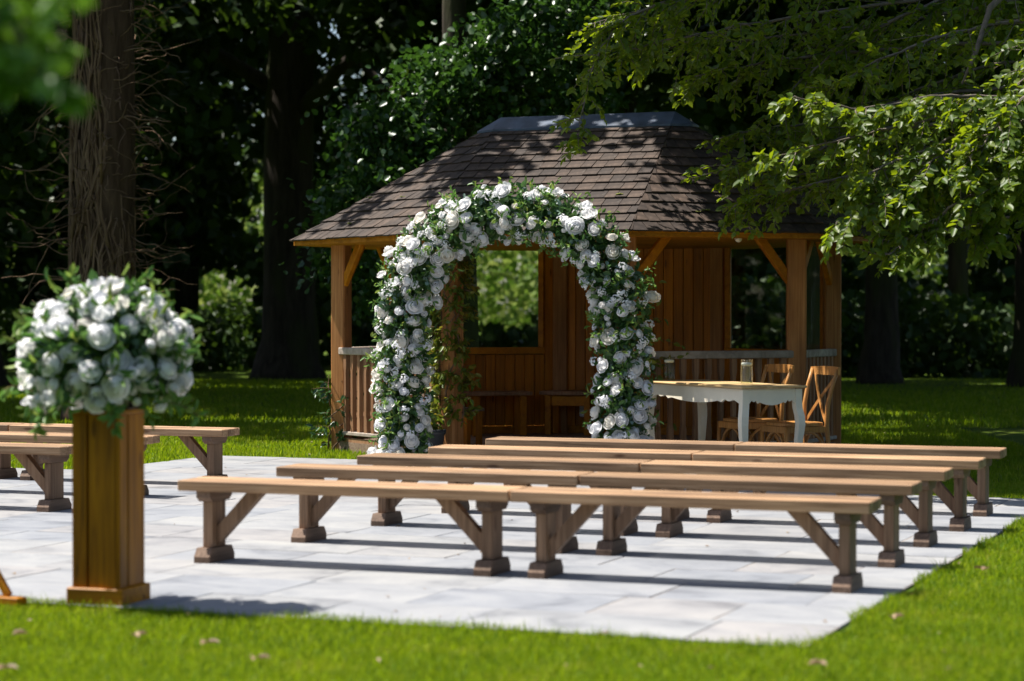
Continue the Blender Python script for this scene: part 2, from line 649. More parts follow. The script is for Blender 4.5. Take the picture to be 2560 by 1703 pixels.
def glass_pane_mat():
    m, t, p = mat_base('rain streaked window glass')
    t.nodes.remove(p)
    tr = N(t, 'ShaderNodeBsdfTransparent', Color=(.93, .95, .93, 1))
    gl = N(t, 'ShaderNodeBsdfGlossy', Roughness=.02)
    fr = N(t, 'ShaderNodeLayerWeight', Blend=.5)
    pw_ = N(t, 'ShaderNodeMath', operation='POWER')
    pw_.inputs[1].default_value = 5.0
    ma_ = N(t, 'ShaderNodeMath', operation='MULTIPLY_ADD')
    ma_.inputs[1].default_value = .7
    ma_.inputs[2].default_value = .035
    t.links.new(fr.outputs['Facing'], pw_.inputs[0])
    t.links.new(pw_.outputs[0], ma_.inputs[0])
    mx = N(t, 'ShaderNodeMixShader')
    t.links.new(ma_.outputs[0], mx.inputs[0])
    t.links.new(tr.outputs[0], mx.inputs[1])
    t.links.new(gl.outputs[0], mx.inputs[2])
    df = N(t, 'ShaderNodeBsdfTranslucent', Color=(.7, .72, .7, 1))
    n = N(t, 'ShaderNodeTexNoise', Scale=1.0, Detail=4.0)
    t.links.new(obj_coords(t, (26, 26, 1.1)), n.inputs['Vector'])
    f = ramp(t, n.outputs[0], [(.60, (0, 0, 0)), (.78, (.13, .13, .13))])
    mx2 = N(t, 'ShaderNodeMixShader')
    t.links.new(f.outputs[0], mx2.inputs[0])
    t.links.new(mx.outputs[0], mx2.inputs[1])
    t.links.new(df.outputs[0], mx2.inputs[2])
    t.links.new(mx2.outputs[0], t.nodes['Material Output'].inputs[0])
    return m


M_PANE = glass_pane_mat()


def clear_mat(name, tint, ior, rough=0.0):
    m, t, p = mat_base(name)
    t.nodes.remove(p)
    tr = N(t, 'ShaderNodeBsdfTransparent', Color=(*tint, 1))
    gl = N(t, 'ShaderNodeBsdfGlossy', Roughness=.03)
    fr = N(t, 'ShaderNodeLayerWeight', Blend=.5)
    pw_ = N(t, 'ShaderNodeMath', operation='POWER')
    pw_.inputs[1].default_value = 5.0
    ma_ = N(t, 'ShaderNodeMath', operation='MULTIPLY_ADD')
    ma_.inputs[1].default_value = .7
    ma_.inputs[2].default_value = .035
    t.links.new(fr.outputs['Facing'], pw_.inputs[0])
    t.links.new(pw_.outputs[0], ma_.inputs[0])
    mx = N(t, 'ShaderNodeMixShader')
    t.links.new(ma_.outputs[0], mx.inputs[0])
    t.links.new(tr.outputs[0], mx.inputs[1])
    t.links.new(gl.outputs[0], mx.inputs[2])
    t.links.new(mx.outputs[0], t.nodes['Material Output'].inputs[0])
    return m


M_GLASS = clear_mat('clear vase glass', (.95, .97, .94), 1.5)
M_WATER = clear_mat('water', (.93, .95, .86), 1.33)

# ------------------------------------------------------------------ ground
T_U0, T_U1, T_V0, T_V1 = -13.2, -2.13, 8.70, 16.2          # the paved terrace
E_U0, E_U1, E_V1 = -10.25, -3.6, 18.3                       # its apron in front of the gazebo

# lawn sheet, finer near the terrace, gently uneven
_n = 60
_x = np.concatenate([[-900, -300, -120], np.linspace(-60, 40, _n), [110, 300, 900]])
_y = np.concatenate([[-900, -200, -40], np.linspace(-10, 100, _n), [160, 300, 900]])
_X, _Y = np.meshgrid(_x, _y, indexing='ij')
_Z = -.012 + 0 * _X
_far = np.clip((_Y - 24) / 20, 0, 1)
_Z = _Z + _far * .06 * np.sin(_X * .31 + 1) * np.sin(_Y * .27)
_V = np.stack([_X, _Y, _Z], -1).reshape(-1, 3)
_nx, _ny = len(_x), len(_y)
_i = np.arange(_nx * _ny).reshape(_nx, _ny)
_F = np.stack([_i[:-1, :-1], _i[1:, :-1], _i[1:, 1:], _i[:-1, 1:]], -1).reshape(-1, 4)
link('lawn', quick_mesh('lawn', _V, _F, M_LAWN, True), kind='structure')

terrace = link('terrace', None, kind='structure')
mb = MB()
mb.add([(T_U0, T_V0, .0008), (T_U1, T_V0, .0008), (T_U1, T_V1, .0008), (E_U1, T_V1, .0008), (E_U1, E_V1, .0008),
        (E_U0, E_V1, .0008), (E_U0, T_V1, .0008), (T_U0, T_V1, .0008)], [list(range(8))])
mb.build('mortar_bed', M_MORTAR, terrace)


def slab(u0, u1, v0, v1):
    g = .0035
    u0, u1, v0, v1 = u0 + g, u1 - g, v0 + g, v1 - g
    m = MB()
    top = random.uniform(.002, .0055)
    j = lambda: random.uniform(-.004, .004)
    c = [(u0 + j(), v0 + j()), (u1 + j(), v0 + j()), (u1 + j(), v1 + j()), (u0 + j(), v1 + j())]
    b = .0022
    cu, cv = (u0 + u1) / 2, (v0 + v1) / 2
    vs = [(x - cu, y - cv, -.03) for x, y in c] + [(x - cu, y - cv, top - b) for x, y in c] + \
         [(x - cu + (b if x < cu else -b), y - cv + (b if y < cv else -b), top + random.uniform(-.0012, .0012)) for x, y in c]
    fs = [[0, 1, 5, 4], [1, 2, 6, 5], [2, 3, 7, 6], [3, 0, 4, 7], [4, 5, 9, 8], [5, 6, 10, 9], [6, 7, 11, 10], [7, 4, 8, 11], [8, 9, 10, 11]]
    m.add(vs, fs)
    m.build('paving_slab', M_SLAB, terrace, loc=(cu, cv, 0))


def pave(u0, u1, v0, v1):
    v = v0
    while v < v1 - .05:
        h = random.choice([.45, .6, .6, .6, .75])
        if v1 - (v + h) < .3:
            h = v1 - v
        u = u1
        first = True
        while u > u0 + .05:
            L = random.choice([.6, .75, .9, .9, 1.05])
            if first:
                L *= random.uniform(.5, 1)
                first = False
            if (u - L) - u0 < .35:
                L = u - u0
            slab(u - L, u, v, v + h)
            u -= L
        v += h


pave(T_U0, T_U1, T_V0, T_V1)
pave(E_U0, E_U1, T_V1, E_V1)

# ------------------------------------------------------------------ benches
BL_W = .292


def bench(L):
    """three plank seat on two trestle legs with diagonal braces; origin at front left corner on the ground"""
    root = link('bench', None)
    pw = (BL_W - .016) / 3
    for k in range(3):
        m = MB()
        e0, e1 = random.uniform(-.003, .003), random.uniform(-.003, .003)
        m.box(((L + e0 + e1) / 2 - e0, 0, 0), (L + e0 + e1, pw, .057), .005)
        m.build('plank', M_BENCH_X, root, loc=(0, pw / 2 + k * (pw + .008), .4215 + random.uniform(-.0015, .0015)))
    for s in (0, 1):
        x = .142 if s == 0 else L - .142
        d = 1 if s == 0 else -1
        cv = BL_W / 2
        m = MB()
        m.box((0, 0, (.082 + .333) / 2), (.057, .153, .333 - .082), .004)
        leg = m.build('leg', M_BENCH_Z, root, loc=(x, cv, 0))
        m = MB()   # foot: block with sloping shoulders
        pr = [(-.142, .002), (.142, .002), (.142, .036), (.112, .082), (-.112, .082), (-.142, .036)]
        R = Matrix.Rotation(math.pi / 2, 4, 'Z')
        m.prism(pr, -.046, .046, R)
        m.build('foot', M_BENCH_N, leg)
        m = MB()
        pr = [(-.092, .333), (.092, .333), (.124, .358), (.124, .391), (-.124, .391), (-.124, .358)]
        m.prism(pr, -.041, .041, R)
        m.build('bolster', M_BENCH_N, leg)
        m = MB()
        m.prism([(x + d * .0295, .094), (x + d * .0295, .192), (x + d * .215, .391), (x + d * .312, .391)][::d], -.028, .028)
        m.build('brace', M_BENCH_Z, root, loc=(0, cv, 0))
    return root


ROWS_R = [(10.383, -6.029, -2.234, -4.10), (11.506, -6.016, -2.249, -4.125), (12.585, -6.003, -2.272, -4.12),
          (13.576, -5.941, -2.242, -4.09), (14.623, -5.949, -2.275, -4.10)]
proto = None
ROW_NAME = ['nearest the camera', 'second from the camera', 'in the middle row', 'in the fourth row', 'farthest, beside the white table']
benches = []


def put_bench(u0, u1, v, label, group):
    global proto
    L0 = 1.888
    if proto is None:
        proto = bench(L0)
        b = proto
    else:
        b = dup(proto)
    b.location = (u0, v, 0)
    b.rotation_euler = (0, 0, random.uniform(-.004, .004))
    b.scale = ((u1 - u0) / L0, 1, 1)
    b['label'] = label
    b['category'] = 'bench'
    b['group'] = group
    return b


GR = 'wooden benches set in rows on the paving'
LAB = [('brown plank bench, left half of the front row closest to the lawn', 'brown plank bench, right half of the front row beside the lawn corner'),
       ('brown plank bench, left half of the second row', 'honey brown plank bench, right half of the second row'),
       ('honey brown plank bench, left half of the third row', 'grey brown plank bench, right half of the third row'),
       ('brown plank bench, left half of the fourth row', 'brown plank bench, right half of the fourth row'),
       ('plank bench in the back row in front of the flower arch', 'plank bench in the back row in front of the white table')]
for (v, ul, ur, uj), (la, lb) in zip(ROWS_R, LAB):
    put_bench(ul, uj, v, la, GR)
    put_bench(uj + .012, ur, v, lb, GR)
put_bench(-8.26 - 1.93, -8.26, 12.66, 'plank bench across the aisle, the one nearest behind the flower pedestal', GR)
put_bench(-8.36 - 1.93, -8.36, 13.86, 'plank bench across the aisle, middle of the three behind the pedestal', GR)
put_bench(-8.31 - 1.96, -8.31, 15.0, 'plank bench across the aisle whose end stands out against the lawn', GR)
put_bench(-10.29 - 1.93, -10.29, 15.0, 'plank bench almost wholly cut off by the left picture edge', GR)

# ------------------------------------------------------------------ gazebo
PO = {'A': (-7.75, 18.25), 'B': (-6.08, 18.25), 'C': (-4.85, 19.40), 'F': (-4.75, 20.39), 'BR': (-6.18, 21.55),
      'BL': (-7.92, 21.55), 'L2': (-9.30, 20.50), 'L': (-9.42, 19.40)}
ORDER = ['A', 'B', 'C', 'F', 'BR', 'BL', 'L2', 'L']          # counter-clockwise
GC = Vector((-7.05, 19.9, 0))
gz = thing('gazebo', 'timber garden gazebo with brown shingle roof and grey lead ridge', 'gazebo', GC)


def gp(k, z=0.0):
    return Vector((PO[k][0] - GC.x, PO[k][1] - GC.y, z))


def offset_poly(d):
    pts = [gp(k) for k in ORDER]
    n = len(pts)
    out = []
    for i in range(n):
        a, b, c = pts[i - 1], pts[i], pts[(i + 1) % n]
        e1, e2 = (b - a).normalized(), (c - b).normalized()
        n1, n2 = Vector((e1.y, -e1.x, 0)), Vector((e2.y, -e2.x, 0))
        bis = (n1 + n2).normalized()
        out.append(b + bis * (d / max(bis.dot(n1), .3)))
    return out


FLOOR_Z = .10
m = MB()
fl = offset_poly(.06)
m.add([(p.x, p.y, FLOOR_Z) for p in fl] + [(p.x, p.y, -.01) for p in fl],
      [list(range(8))] + [[(i + 1) % 8, i, i + 8, (i + 1) % 8 + 8] for i in range(8)])
m.build('floor', M_FLOOR, gz)

POST_TOP = 2.066
for i, k in enumerate(ORDER):
    a, b, c = gp(ORDER[i - 1]), gp(k), gp(ORDER[(i + 1) % 8])
    bis = ((a - b).normalized() + (c - b).normalized())
    ang = math.atan2(-bis.y, -bis.x)
    w_ = .175 if k == 'C' else .155
    rz = ang + (math.pi / 4 if k == 'C' else 0)
    if k == 'L':
        rz = math.atan2(a.y - b.y, a.x - b.x)
    m = MB()
    m.box((0, 0, POST_TOP / 2), (w_, w_, POST_TOP), .012)
    m.build('post', M_GPOST, gz, loc=(b.x, b.y, 0), rot=(0, 0, rz))


def seg_frame(k0, k1):
    a, b = gp(k0), gp(k1)
    d = (b - a).normalized()
    return a, b, d, Vector((d.y, -d.x, 0))           # outward normal for ccw order


def brace(k0, k1, top=2.06, rise=.42, run=.34):
    a, b, d, n_ = seg_frame(k0, k1)
    p0 = a + d * .06 + Vector((0, 0, top - rise)) + (0 * d)
    p1 = a + d * (.06 + run) + Vector((0, 0, top))
    m = MB()
    m.beam(p0, p1, .055, .085, .008)
    m.build('brace', M_GBEAM, gz)


for a, b in (('L', 'A'), ('L', 'L2'), ('L2', 'L'), ('A', 'L'), ('B', 'C'), ('C', 'B'), ('C', 'F'), ('F', 'C')):
    brace(a, b)

for i, k in enumerate(ORDER):                                   # ring beam between posts
    k2 = ORDER[(i + 1) % 8]
    a, b, d, n_ = seg_frame(k, k2)
    m = MB()
    z = 2.07 + .045
    m.beam(a + d * .0 + Vector((0, 0, z)), b - d * .0 + Vector((0, 0, z)), .09, .09, .005)
    m.build('ring_beam', M_GBEAM, gz)


def railing(k0, k1, nb, rail_mat=None):
    a, b, d, n_ = seg_frame(k0, k1)
    L = (b - a).length
    root = MB()
    off = n_ * .03
    root.beam(a + d * .05 + off + Vector((0, 0, .985)), b - d * .05 + off + Vector((0, 0, .985)), .075, .07, .008)
    r = root.build('handrail', M_GRAIL, gz)
    m = MB()
    m.beam(a + d * .06 + off + Vector((0, 0, .185)), b - d * .06 + off + Vector((0, 0, .185)), .085, .035, .005)
    m.build('bottom_rail', M_GRAIL, r)
    m = MB()
    m.beam(a + d * .06 + n_ * .045 + Vector((0, 0, .075)), b - d * .06 + n_ * .045 + Vector((0, 0, .075)), .025, .13, .004)
    m.build('plinth_board', M_GBAL, r)
    # shaped flat balusters
    me = None
    for i in range(nb):
        t = .09 + (L - .18) * (i + .5) / nb
        p = a + d * t + n_ * .03
        if me is None:
            m = MB()
            h0, h1 = .203, .95
            pr = [(-.026, h0), (.026, h0), (.026, h0 + .12), (.017, h0 + .16), (.020, h0 + .37), (.017, h1 - .16), (.026, h1 - .12), (.026, h1),
                  (-.026, h1), (-.026, h1 - .12), (-.017, h1 - .16), (-.020, h0 + .37), (-.017, h0 + .16), (-.026, h0 + .12)]
            m.prism(pr, -.022, .022)
            me = m.mesh('baluster', M_GBAL)
        link('baluster', me, r, loc=p, rot=(0, 0, math.atan2(d.y, d.x)))


railing('L', 'A', 14)
railing('B', 'C', 12)
railing('C', 'F', 8)
railing('L2', 'L', 8)


def wall(k0, k1, win=None):
    """vertical boarded wall between two posts; win = (t0, t1) fraction range with a window above the sill"""
    a, b, d, n_ = seg_frame(k0, k1)
    L = (b - a).length
    ang = math.atan2(d.y, d.x)
    SILL, TOP = 1.0, 2.068
    m = MB()
    m.beam(a + d * .06 + n_ * .03 + Vector((0, 0, .14)), b - d * .06 + n_ * .03 + Vector((0, 0, .14)), .05, .08, .004)
    root = m.build('wall', M_GBEAM, gz)
    m = MB()
    zb = (SILL - .08 if win else TOP)
    m.beam(a + d * .075 + n_ * .02 + Vector((0, 0, (.19 + zb) / 2)), b - d * .075 + n_ * .02 + Vector((0, 0, (.19 + zb) / 2)), .012, zb - .19, 0)
    m.build('backing_panel', M_GBOARD, root)
    if win:
        for t0_, t1_ in ((.075, win[0] * L), (win[1] * L, L - .075)):
            if t1_ - t0_ > .03:
                m = MB()
                zc, hh = (SILL - .08 + TOP) / 2, TOP - SILL + .08
                m.beam(a + d * t0_ + n_ * .02 + Vector((0, 0, zc)), a + d * t1_ + n_ * .02 + Vector((0, 0, zc)), .012, hh, 0)
                m.build('backing_panel', M_GBOARD, root)
    nb = max(4, round((L - .14) / .108))
    bw = (L - .14) / nb
    for i in range(nb):
        t = .07 + bw * (i + .5)
        zt = TOP
        if win and win[0] * L < t < win[1] * L:
            zt = SILL - .075
        h = zt - .182
        m = MB()
        m.box((0, 0, h / 2), (bw - .006, .02, h), .004)
        p = a + d * t
        m.build('board', M_GBOARD, root, loc=(p.x, p.y, .182), rot=(0, 0, ang))
    if win:
        p0, p1 = a + d * (win[0] * L), a + d * (win[1] * L)
        f = MB()
        z0, z1 = SILL, TOP - .05
        inn = -n_ * .012
        f.beam(p0 + inn + Vector((0, 0, z0 - .035)), p1 + inn + Vector((0, 0, z0 - .035)), .07, .07, .005)
        f.beam(p0 + inn + Vector((0, 0, z1 + .025)), p1 + inn + Vector((0, 0, z1 + .025)), .06, .05, .005)
        f.beam(p0 + d * .025 + inn + Vector((0, 0, z0 + .001)), p0 + d * .025 + inn + Vector((0, 0, z1 - .001)), .06, .05, .005)
        f.beam(p1 - d * .025 + inn + Vector((0, 0, z0 + .001)), p1 - d * .025 + inn + Vector((0, 0, z1 - .001)), .06, .05, .005)
        fo = f.build('window', M_GBEAM, gz)
        m = MB()
        q0, q1 = p0 + d * .048 + inn, p1 - d * .048 + inn
        m.beam(Vector((q0.x, q0.y, (z0 + z1) / 2)), Vector((q1.x, q1.y, (z0 + z1) / 2)), .005, z1 - z0 - .004, 0)
        m.build('pane', M_PANE, fo)


wall('BL', 'L2', (.105, .95))
wall('BR', 'BL')
wall('F', 'BR', (.05, .93))

# roof
EAVE_Z, RIDGE_Z = 2.07, 3.225
ev = offset_poly(.40)
RL, RR = Vector((-7.93 - GC.x, 0, RIDGE_Z)), Vector((-6.15 - GC.x, 0, RIDGE_Z))
TOPS = {'A': RL, 'B': RR, 'C': RR, 'F': RR, 'BR': RR, 'BL': RL, 'L2': RL, 'L': RL}
ev = [Vector((p.x, p.y, EAVE_Z)) for p in ev]
m = MB()
dz = Vector((0, 0, .022))
vs = [p - dz for p in ev] + [RL - dz, RR - dz] + [p - dz - Vector((0, 0, .03)) for p in ev]
fs = []
idx = {'A': 8, 'B': 9, 'C': 9, 'F': 9, 'BR': 9, 'BL': 8, 'L2': 8, 'L': 8}
for i, k in enumerate(ORDER):
    j = (i + 1) % 8
    k2 = ORDER[j]
    if idx[k] == idx[k2]:
        fs.append([i, j, idx[k]])
    else:
        fs.append([i, j, idx[k2], idx[k]])
    fs.append([j, i, 10 + i, 10 + j])
fs.append([10 + i for i in range(8)][::-1])
m.add(vs, fs)
M_SOFFIT = wood('roof soffit timber', (.16, .075, .03), (.30, .15, .06), (.40, .22, .10), 'n', knots=False)
roof = m.build('roof', M_SOFFIT, gz)
for i, k in enumerate(ORDER):                                    # fascia boards
    j = (i + 1) % 8
    a, b = ev[i], ev[j]
    d = (b - a).normalized()
    n_ = Vector((d.y, -d.x, 0))
    o_ = -n_ * .012 + Vector((0, 0, -.026))
    m = MB()
    m.beam(a + o_ + d * .005, b + o_ - d * .005, .022, .046, .003)
    m.build('fascia', M_GBEAM, gz)

rest = MB()
shingles = []
EXPO = .158
for i, k in enumerate(ORDER):
    j = (i + 1) % 8
    a, b = ev[i], ev[j]
    ta, tb = TOPS[k], TOPS[ORDER[j]]
    d = (b - a).normalized()
    # up-slope unit vector
    n_in = Vector((-d.y, d.x, 0))
    rise = (ta - a)
    run = rise.dot(n_in)
    up = (n_in * run + Vector((0, 0, RIDGE_Z - EAVE_Z)))
    SL = up.length
    up.normalize()
    nrm = d.cross(up).normalized()
    xa0, xb0 = 0.0, (b - a).length
    xa1, xb1 = (ta - a).dot(d), (tb - a).dot(d)
    visible = k in ('L', 'A', 'B', 'C')
    s = -.03
    row = 0
    while s < SL * .93:
        s1 = min(s + EXPO * 1.3, SL * .97)
        lim = lambda q: (xa0 + (xa1 - xa0) * q / SL, xb0 + (xb1 - xb0) * q / SL)
        l0, r0 = lim(s)
        l1, r1 = lim(s1)
        x = l0 - random.uniform(0, .12)
        while x < max(r0, r1):
            wd = random.uniform(.105, .165)
            gap = .007
            xl0, xr0 = max(x, l0), min(x + wd - gap, r0)
            xl1, xr1 = max(x, l1), min(x + wd - gap, r1)
            if xr0 - xl0 > .012:
                if xr1 - xl1 < .004:
                    mid = (min(max(x + wd / 2, l1), r1))
                    xl1, xr1 = mid - .002, mid + .002
                th = random.uniform(.012, .019)
                lift = random.uniform(0, .004)
                e = random.uniform(-.008, .008)
                P = lambda xx, ss, zz: a + d * xx + up * ss + nrm * zz
                bot, top = .006 + lift, .004
                vs = [P(xl0, s + e, bot), P(xr0, s + e, bot), P(xr1, s1, -.004), P(xl1, s1, -.004),
                      P(xl0, s + e, bot + th), P(xr0, s + e, bot + th), P(xr1, s1, .004), P(xl1, s1, .004)]
                fs = [[4, 5, 6, 7], [0, 1, 5, 4], [1, 2, 6, 5], [2, 3, 7, 6], [3, 0, 4, 7], [3, 2, 1, 0]]
                ctr = P((xl0 + xr0) / 2, s + EXPO / 2, 0)
                # how large it shows: width times facing ratio
                wc = ctr + GC
                vd = (Vector((0, 0, CAM_H)) - wc).normalized()
                shingles.append(((xr0 - xl0) * max(0, nrm.dot(vd)) if visible else -1, vs, fs, ctr))
            x += wd
        s += EXPO
        row += 1
shingles.sort(key=lambda q: -q[0])
for n_, (sc_, vs, fs, c) in enumerate(shingles):
    if n_ < 300:
        MB().add([v - c for v in vs], fs).build('shingle', M_SHINGLE, roof, loc=c)
    else:
        rest.add(vs, fs)
rest.build('shingles', M_SHINGLE, roof, kind='stuff')

# lead ridge cap: slightly proud of the shingles
m = MB()
t0 = .895
low = []
for i, k in enumerate(ORDER):
    p = ev[i].lerp(TOPS[k], t0)
    o_ = Vector((p.x - TOPS[k].x, p.y - TOPS[k].y, 0)).normalized() * .02
    low.append(p + o_ + Vector((0, 0, .03)))
up_ = Vector((0, 0, .045))
vs = low + [RL + up_, RR + up_] + [p - Vector((0, 0, .02)) for p in low]
fs = []
for i, k in enumerate(ORDER):
    j = (i + 1) % 8
    k2 = ORDER[j]
    fs.append([i, j, idx[k]] if idx[k] == idx[k2] else [i, j, idx[k2], idx[k]])
    fs.append([j, i, 10 + i, 10 + j])
m.add(vs, fs)
m.build('ridge_cap', M_LEAD, roof)

# cushion moss on the shingles
for (px, py, r) in ((1750, 452, .055), (1762, 532, .03), (1555, 492, .035), (880, 565, .03), (925, 500, .025), (1010, 498, .02), (1745, 535, .02)):
    # ray against the front / diagonal roof faces
    o_ = Vector((0, 0, CAM_H))
    dirv = (W(px, py, 20) - o_).normalized()
    best = None
    for i, k in enumerate(ORDER):
        j = (i + 1) % 8
        a, b = ev[i] + GC, ev[j] + GC
        t_ = TOPS[k] + GC
        nrm = (b - a).cross(t_ - a).normalized()
        den = dirv.dot(nrm)
        if den < -1e-3:
            tt = (a - o_).dot(nrm) / den
            q = o_ + dirv * tt
            if 17 < tt < 25 and (best is None or tt > best[0]):
                best = (tt, q, nrm)
    if best:
        q = best[1] - GC
        m = MB()
        for _ in range(7):
            c = Vector((random.uniform(-1, 1) * r * 1.3, random.uniform(-.5, .5) * r, random.uniform(0, .01)))
            rr = r * random.uniform(.3, .6)
            prof = [(rr * math.cos(t), rr * .6 * math.sin(t)) for t in (0, .4, .8, 1.2, 1.5)]
            m.lathe(prof, 7, Matrix.Translation(c))
        m.build('moss_clump', M_MOSS, roof, loc=q + best[2] * .02)

# globe bulbs under the eaves
for n_, (px, py) in enumerate(((1296, 604), (1846, 597))):
    D = 19.3 if n_ == 0 else 19.4
    p = W(px, py, D)
    t_ = thing('globe_bulb', ('round frosted bulb under the eaves above the arch opening', 'round frosted bulb under the eaves above the right railing')[n_],
               'light bulb', (p.x, p.y, p.z), 0, 'bulbs under the gazebo eaves')
    m = MB()
    m.lathe([(.034 * math.sin(a), -.034 * math.cos(a)) for a in np.linspace(.02, 2.75, 10)], 14)
    m.build('bulb', M_BULB, t_)
    m = MB()
    m.lathe([(.015, .030), (.018, .036), (.018, .075), (.008, .078)], 12)
    m.build('socket', M_DARKMETAL, t_)


def inner_bench(k0, k1, t0, t1, label, apron=True, seat_d=.34, h=.55, legs=2):
    a, b, d, n_ = seg_frame(k0, k1)
    L = (b - a).length
    p = a + d * (t0 * L) - n_ * (.06 + seat_d)
    lw = (t1 - t0) * L
    root = thing('indoor_bench', label, 'bench', GC + p + Vector((0, 0, FLOOR_Z)), math.atan2(d.y, d.x), 'benches inside the gazebo')
    hh = h - FLOOR_Z
    # local x along the wall, local -y ... towards the wall is -y (outward normal is -y in this frame)
    for q in range(2):
        m = MB()
        m.box((lw / 2, -(q + .5) * seat_d / 2, hh - .02), (lw, seat_d / 2 - .008, .04), .005)
        m.build('plank', M_GBAL, root)
    for q in range(legs):
        x = .09 + (lw - .18) * q / max(1, legs - 1)
        m = MB()
        m.box((x, -.05, (hh - .045) / 2), (.065, .065, hh - .045), .004)
        m.build('leg', M_GBEAM, root)
        m = MB()
        m.box((x, -seat_d + .05, (hh - .045) / 2), (.065, .065, hh - .045), .004)
        m.build('leg', M_GBOARD, root)
    if apron:
        m = MB()
        m.box((lw / 2, -.05, hh - .1), (lw - .18 - .066, .03, .1), .003)
        m.build('apron', M_GBEAM, root)
    return root


inner_bench('BL', 'L2', .24, .92, 'plank bench below the window inside the gazebo', apron=False, legs=3)
inner_bench('BR', 'BL', .70, 1.05, 'short bench by the boarded wall inside the gazebo')
inner_bench('F', 'BR', .2, .85, 'shaded plank bench behind the right railing', apron=False)
p = W(1166, 1095, 20.9)
t_ = thing('stool', 'low wooden stool just inside the gazebo entrance', 'stool', (p.x, p.y, FLOOR_Z), -.4)
m = MB(); m.box((0, 0, .335), (.26, .24, .03), .004); m.build('seat', M_FLOOR, t_)
for sx in (-1, 1):
    for sy in (-1, 1):
        m = MB(); m.box((sx * .09, sy * .08, .159), (.05, .05, .318), .004); m.build('leg', M_GBOARD, t_)
p = W(1414, 1033, 22.25)
t_ = thing('electric_box', 'small white box fixed low on the back wall under the gazebo bench', 'electric box', (p.x, 21.49, p.z - .07), 0)
m = MB(); m.box((0, 0, .07), (.105, .05, .13), .012); m.build('body', M_WHITEBOX, t_)
m = MB(); m.box((0, -.027, .105), (.085, .006, .045), .002); m.build('cover', M_WHITEBOX, t_)

# ------------------------------------------------------------------ white table, vases, chairs
F0 = Vector((-4.64, 16.87, 0))
EL, EW = Vector((-.707, .707, 0)), Vector((.707, .707, 0))
TB_L, TB_W, TB_H = 1.60, .486, .775
tab = thing('side_table', 'cream painted table with oak top, scalloped apron and curved legs', 'table', F0, math.atan2(EL.y, EL.x))
# local x along the long side, local -y across (EW)
m = MB()
ov = .062
cx, cyy = TB_L / 2, -TB_W / 2
m.box((cx, cyy, TB_H - .010), (TB_L + 2 * ov, TB_W + 2 * ov, .020), .007)
m.build('table_top', M_TTOP, tab)


def cab_leg(x, y, dx, dy):
    m = MB()
    prof = [(0, .022, -.012), (.08, .020, -.010), (.22, .022, .000), (.36, .027, .012), (.46, .030, .020), (.53, .031, .016), (.59, .030, .004), (.65, .030, 0), (TB_H - .026, .030, 0)]
    vs, fs = [], []
    for z, r, o_ in prof:
        ox, oy = x + dx * o_, y + dy * o_
        vs += [(ox - r, oy - r, z), (ox + r, oy - r, z), (ox + r, oy + r, z), (ox - r, oy + r, z)]
    for i in range(len(prof) - 1):
        for k in range(4):
            k2 = (k + 1) % 4
            fs.append([i * 4 + k, i * 4 + k2, i * 4 + 4 + k2, i * 4 + 4 + k])
    fs.append([3, 2, 1, 0])
    n_ = len(prof) - 1
    fs.append([n_ * 4 + k for k in range(4)])
    m.add(vs, fs)
    m.build('leg', M_TWHITE, tab)


for x, dx in ((0, -1), (TB_L, 1)):
    for y, dy in ((0, 1), (-TB_W, -1)):
        cab_leg(x, y, dx, dy)


def apron(L, M):
    top = TB_H - .026
    n_ = 60
    pts = []
    for i in range(n_ + 1):
        u = i / n_
        c = abs(u - .5) * 2          # 0 centre .. 1 ends
        # central bowl, two scallops each side
        if c < .52:
            d_ = .150 - .030 * (c / .52) ** 2
        elif c < .60:
            d_ = .120 - (c - .52) / .08 * (-.012)
        elif c < .68:
            d_ = .132 - (c - .60) / .08 * .034
        elif c < .86:
            d_ = .098 + .020 * math.sin((c - .68) / .18 * math.pi)
        else:
            d_ = .098 + (c - .86) / .14 * .04
        pts.append((.031 + (L - .062) * u, top - d_ * .86))
    m = MB()
    vs = []
    for x, z in pts:
        vs += [(x, -.010, z), (x, -.010, top), (x, .010, z), (x, .010, top)]
    fs = []
    for i in range(n_):
        a = i * 4
        fs += [[a, a + 4, a + 5, a + 1], [a + 2, a + 3, a + 7, a + 6], [a, a + 2, a + 6, a + 4], [a + 1, a + 5, a + 7, a + 3]]
    fs += [[0, 1, 3, 2], [n_ * 4, n_ * 4 + 2, n_ * 4 + 3, n_ * 4 + 1]]
    m.add(vs, fs, False, M)
    m.build('apron', M_TWHITE, tab)


apron(TB_L, Matrix.Translation((0, .012, 0)))
apron(TB_L, Matrix.Translation((0, -TB_W - .012, 0)))
apron(TB_W, Matrix.Translation((-.012, 0, 0)) @ Matrix.Rotation(-math.pi / 2, 4, 'Z'))
apron(TB_W, Matrix.Translation((TB_L + .012, 0, 0)) @ Matrix.Rotation(-math.pi / 2, 4, 'Z'))

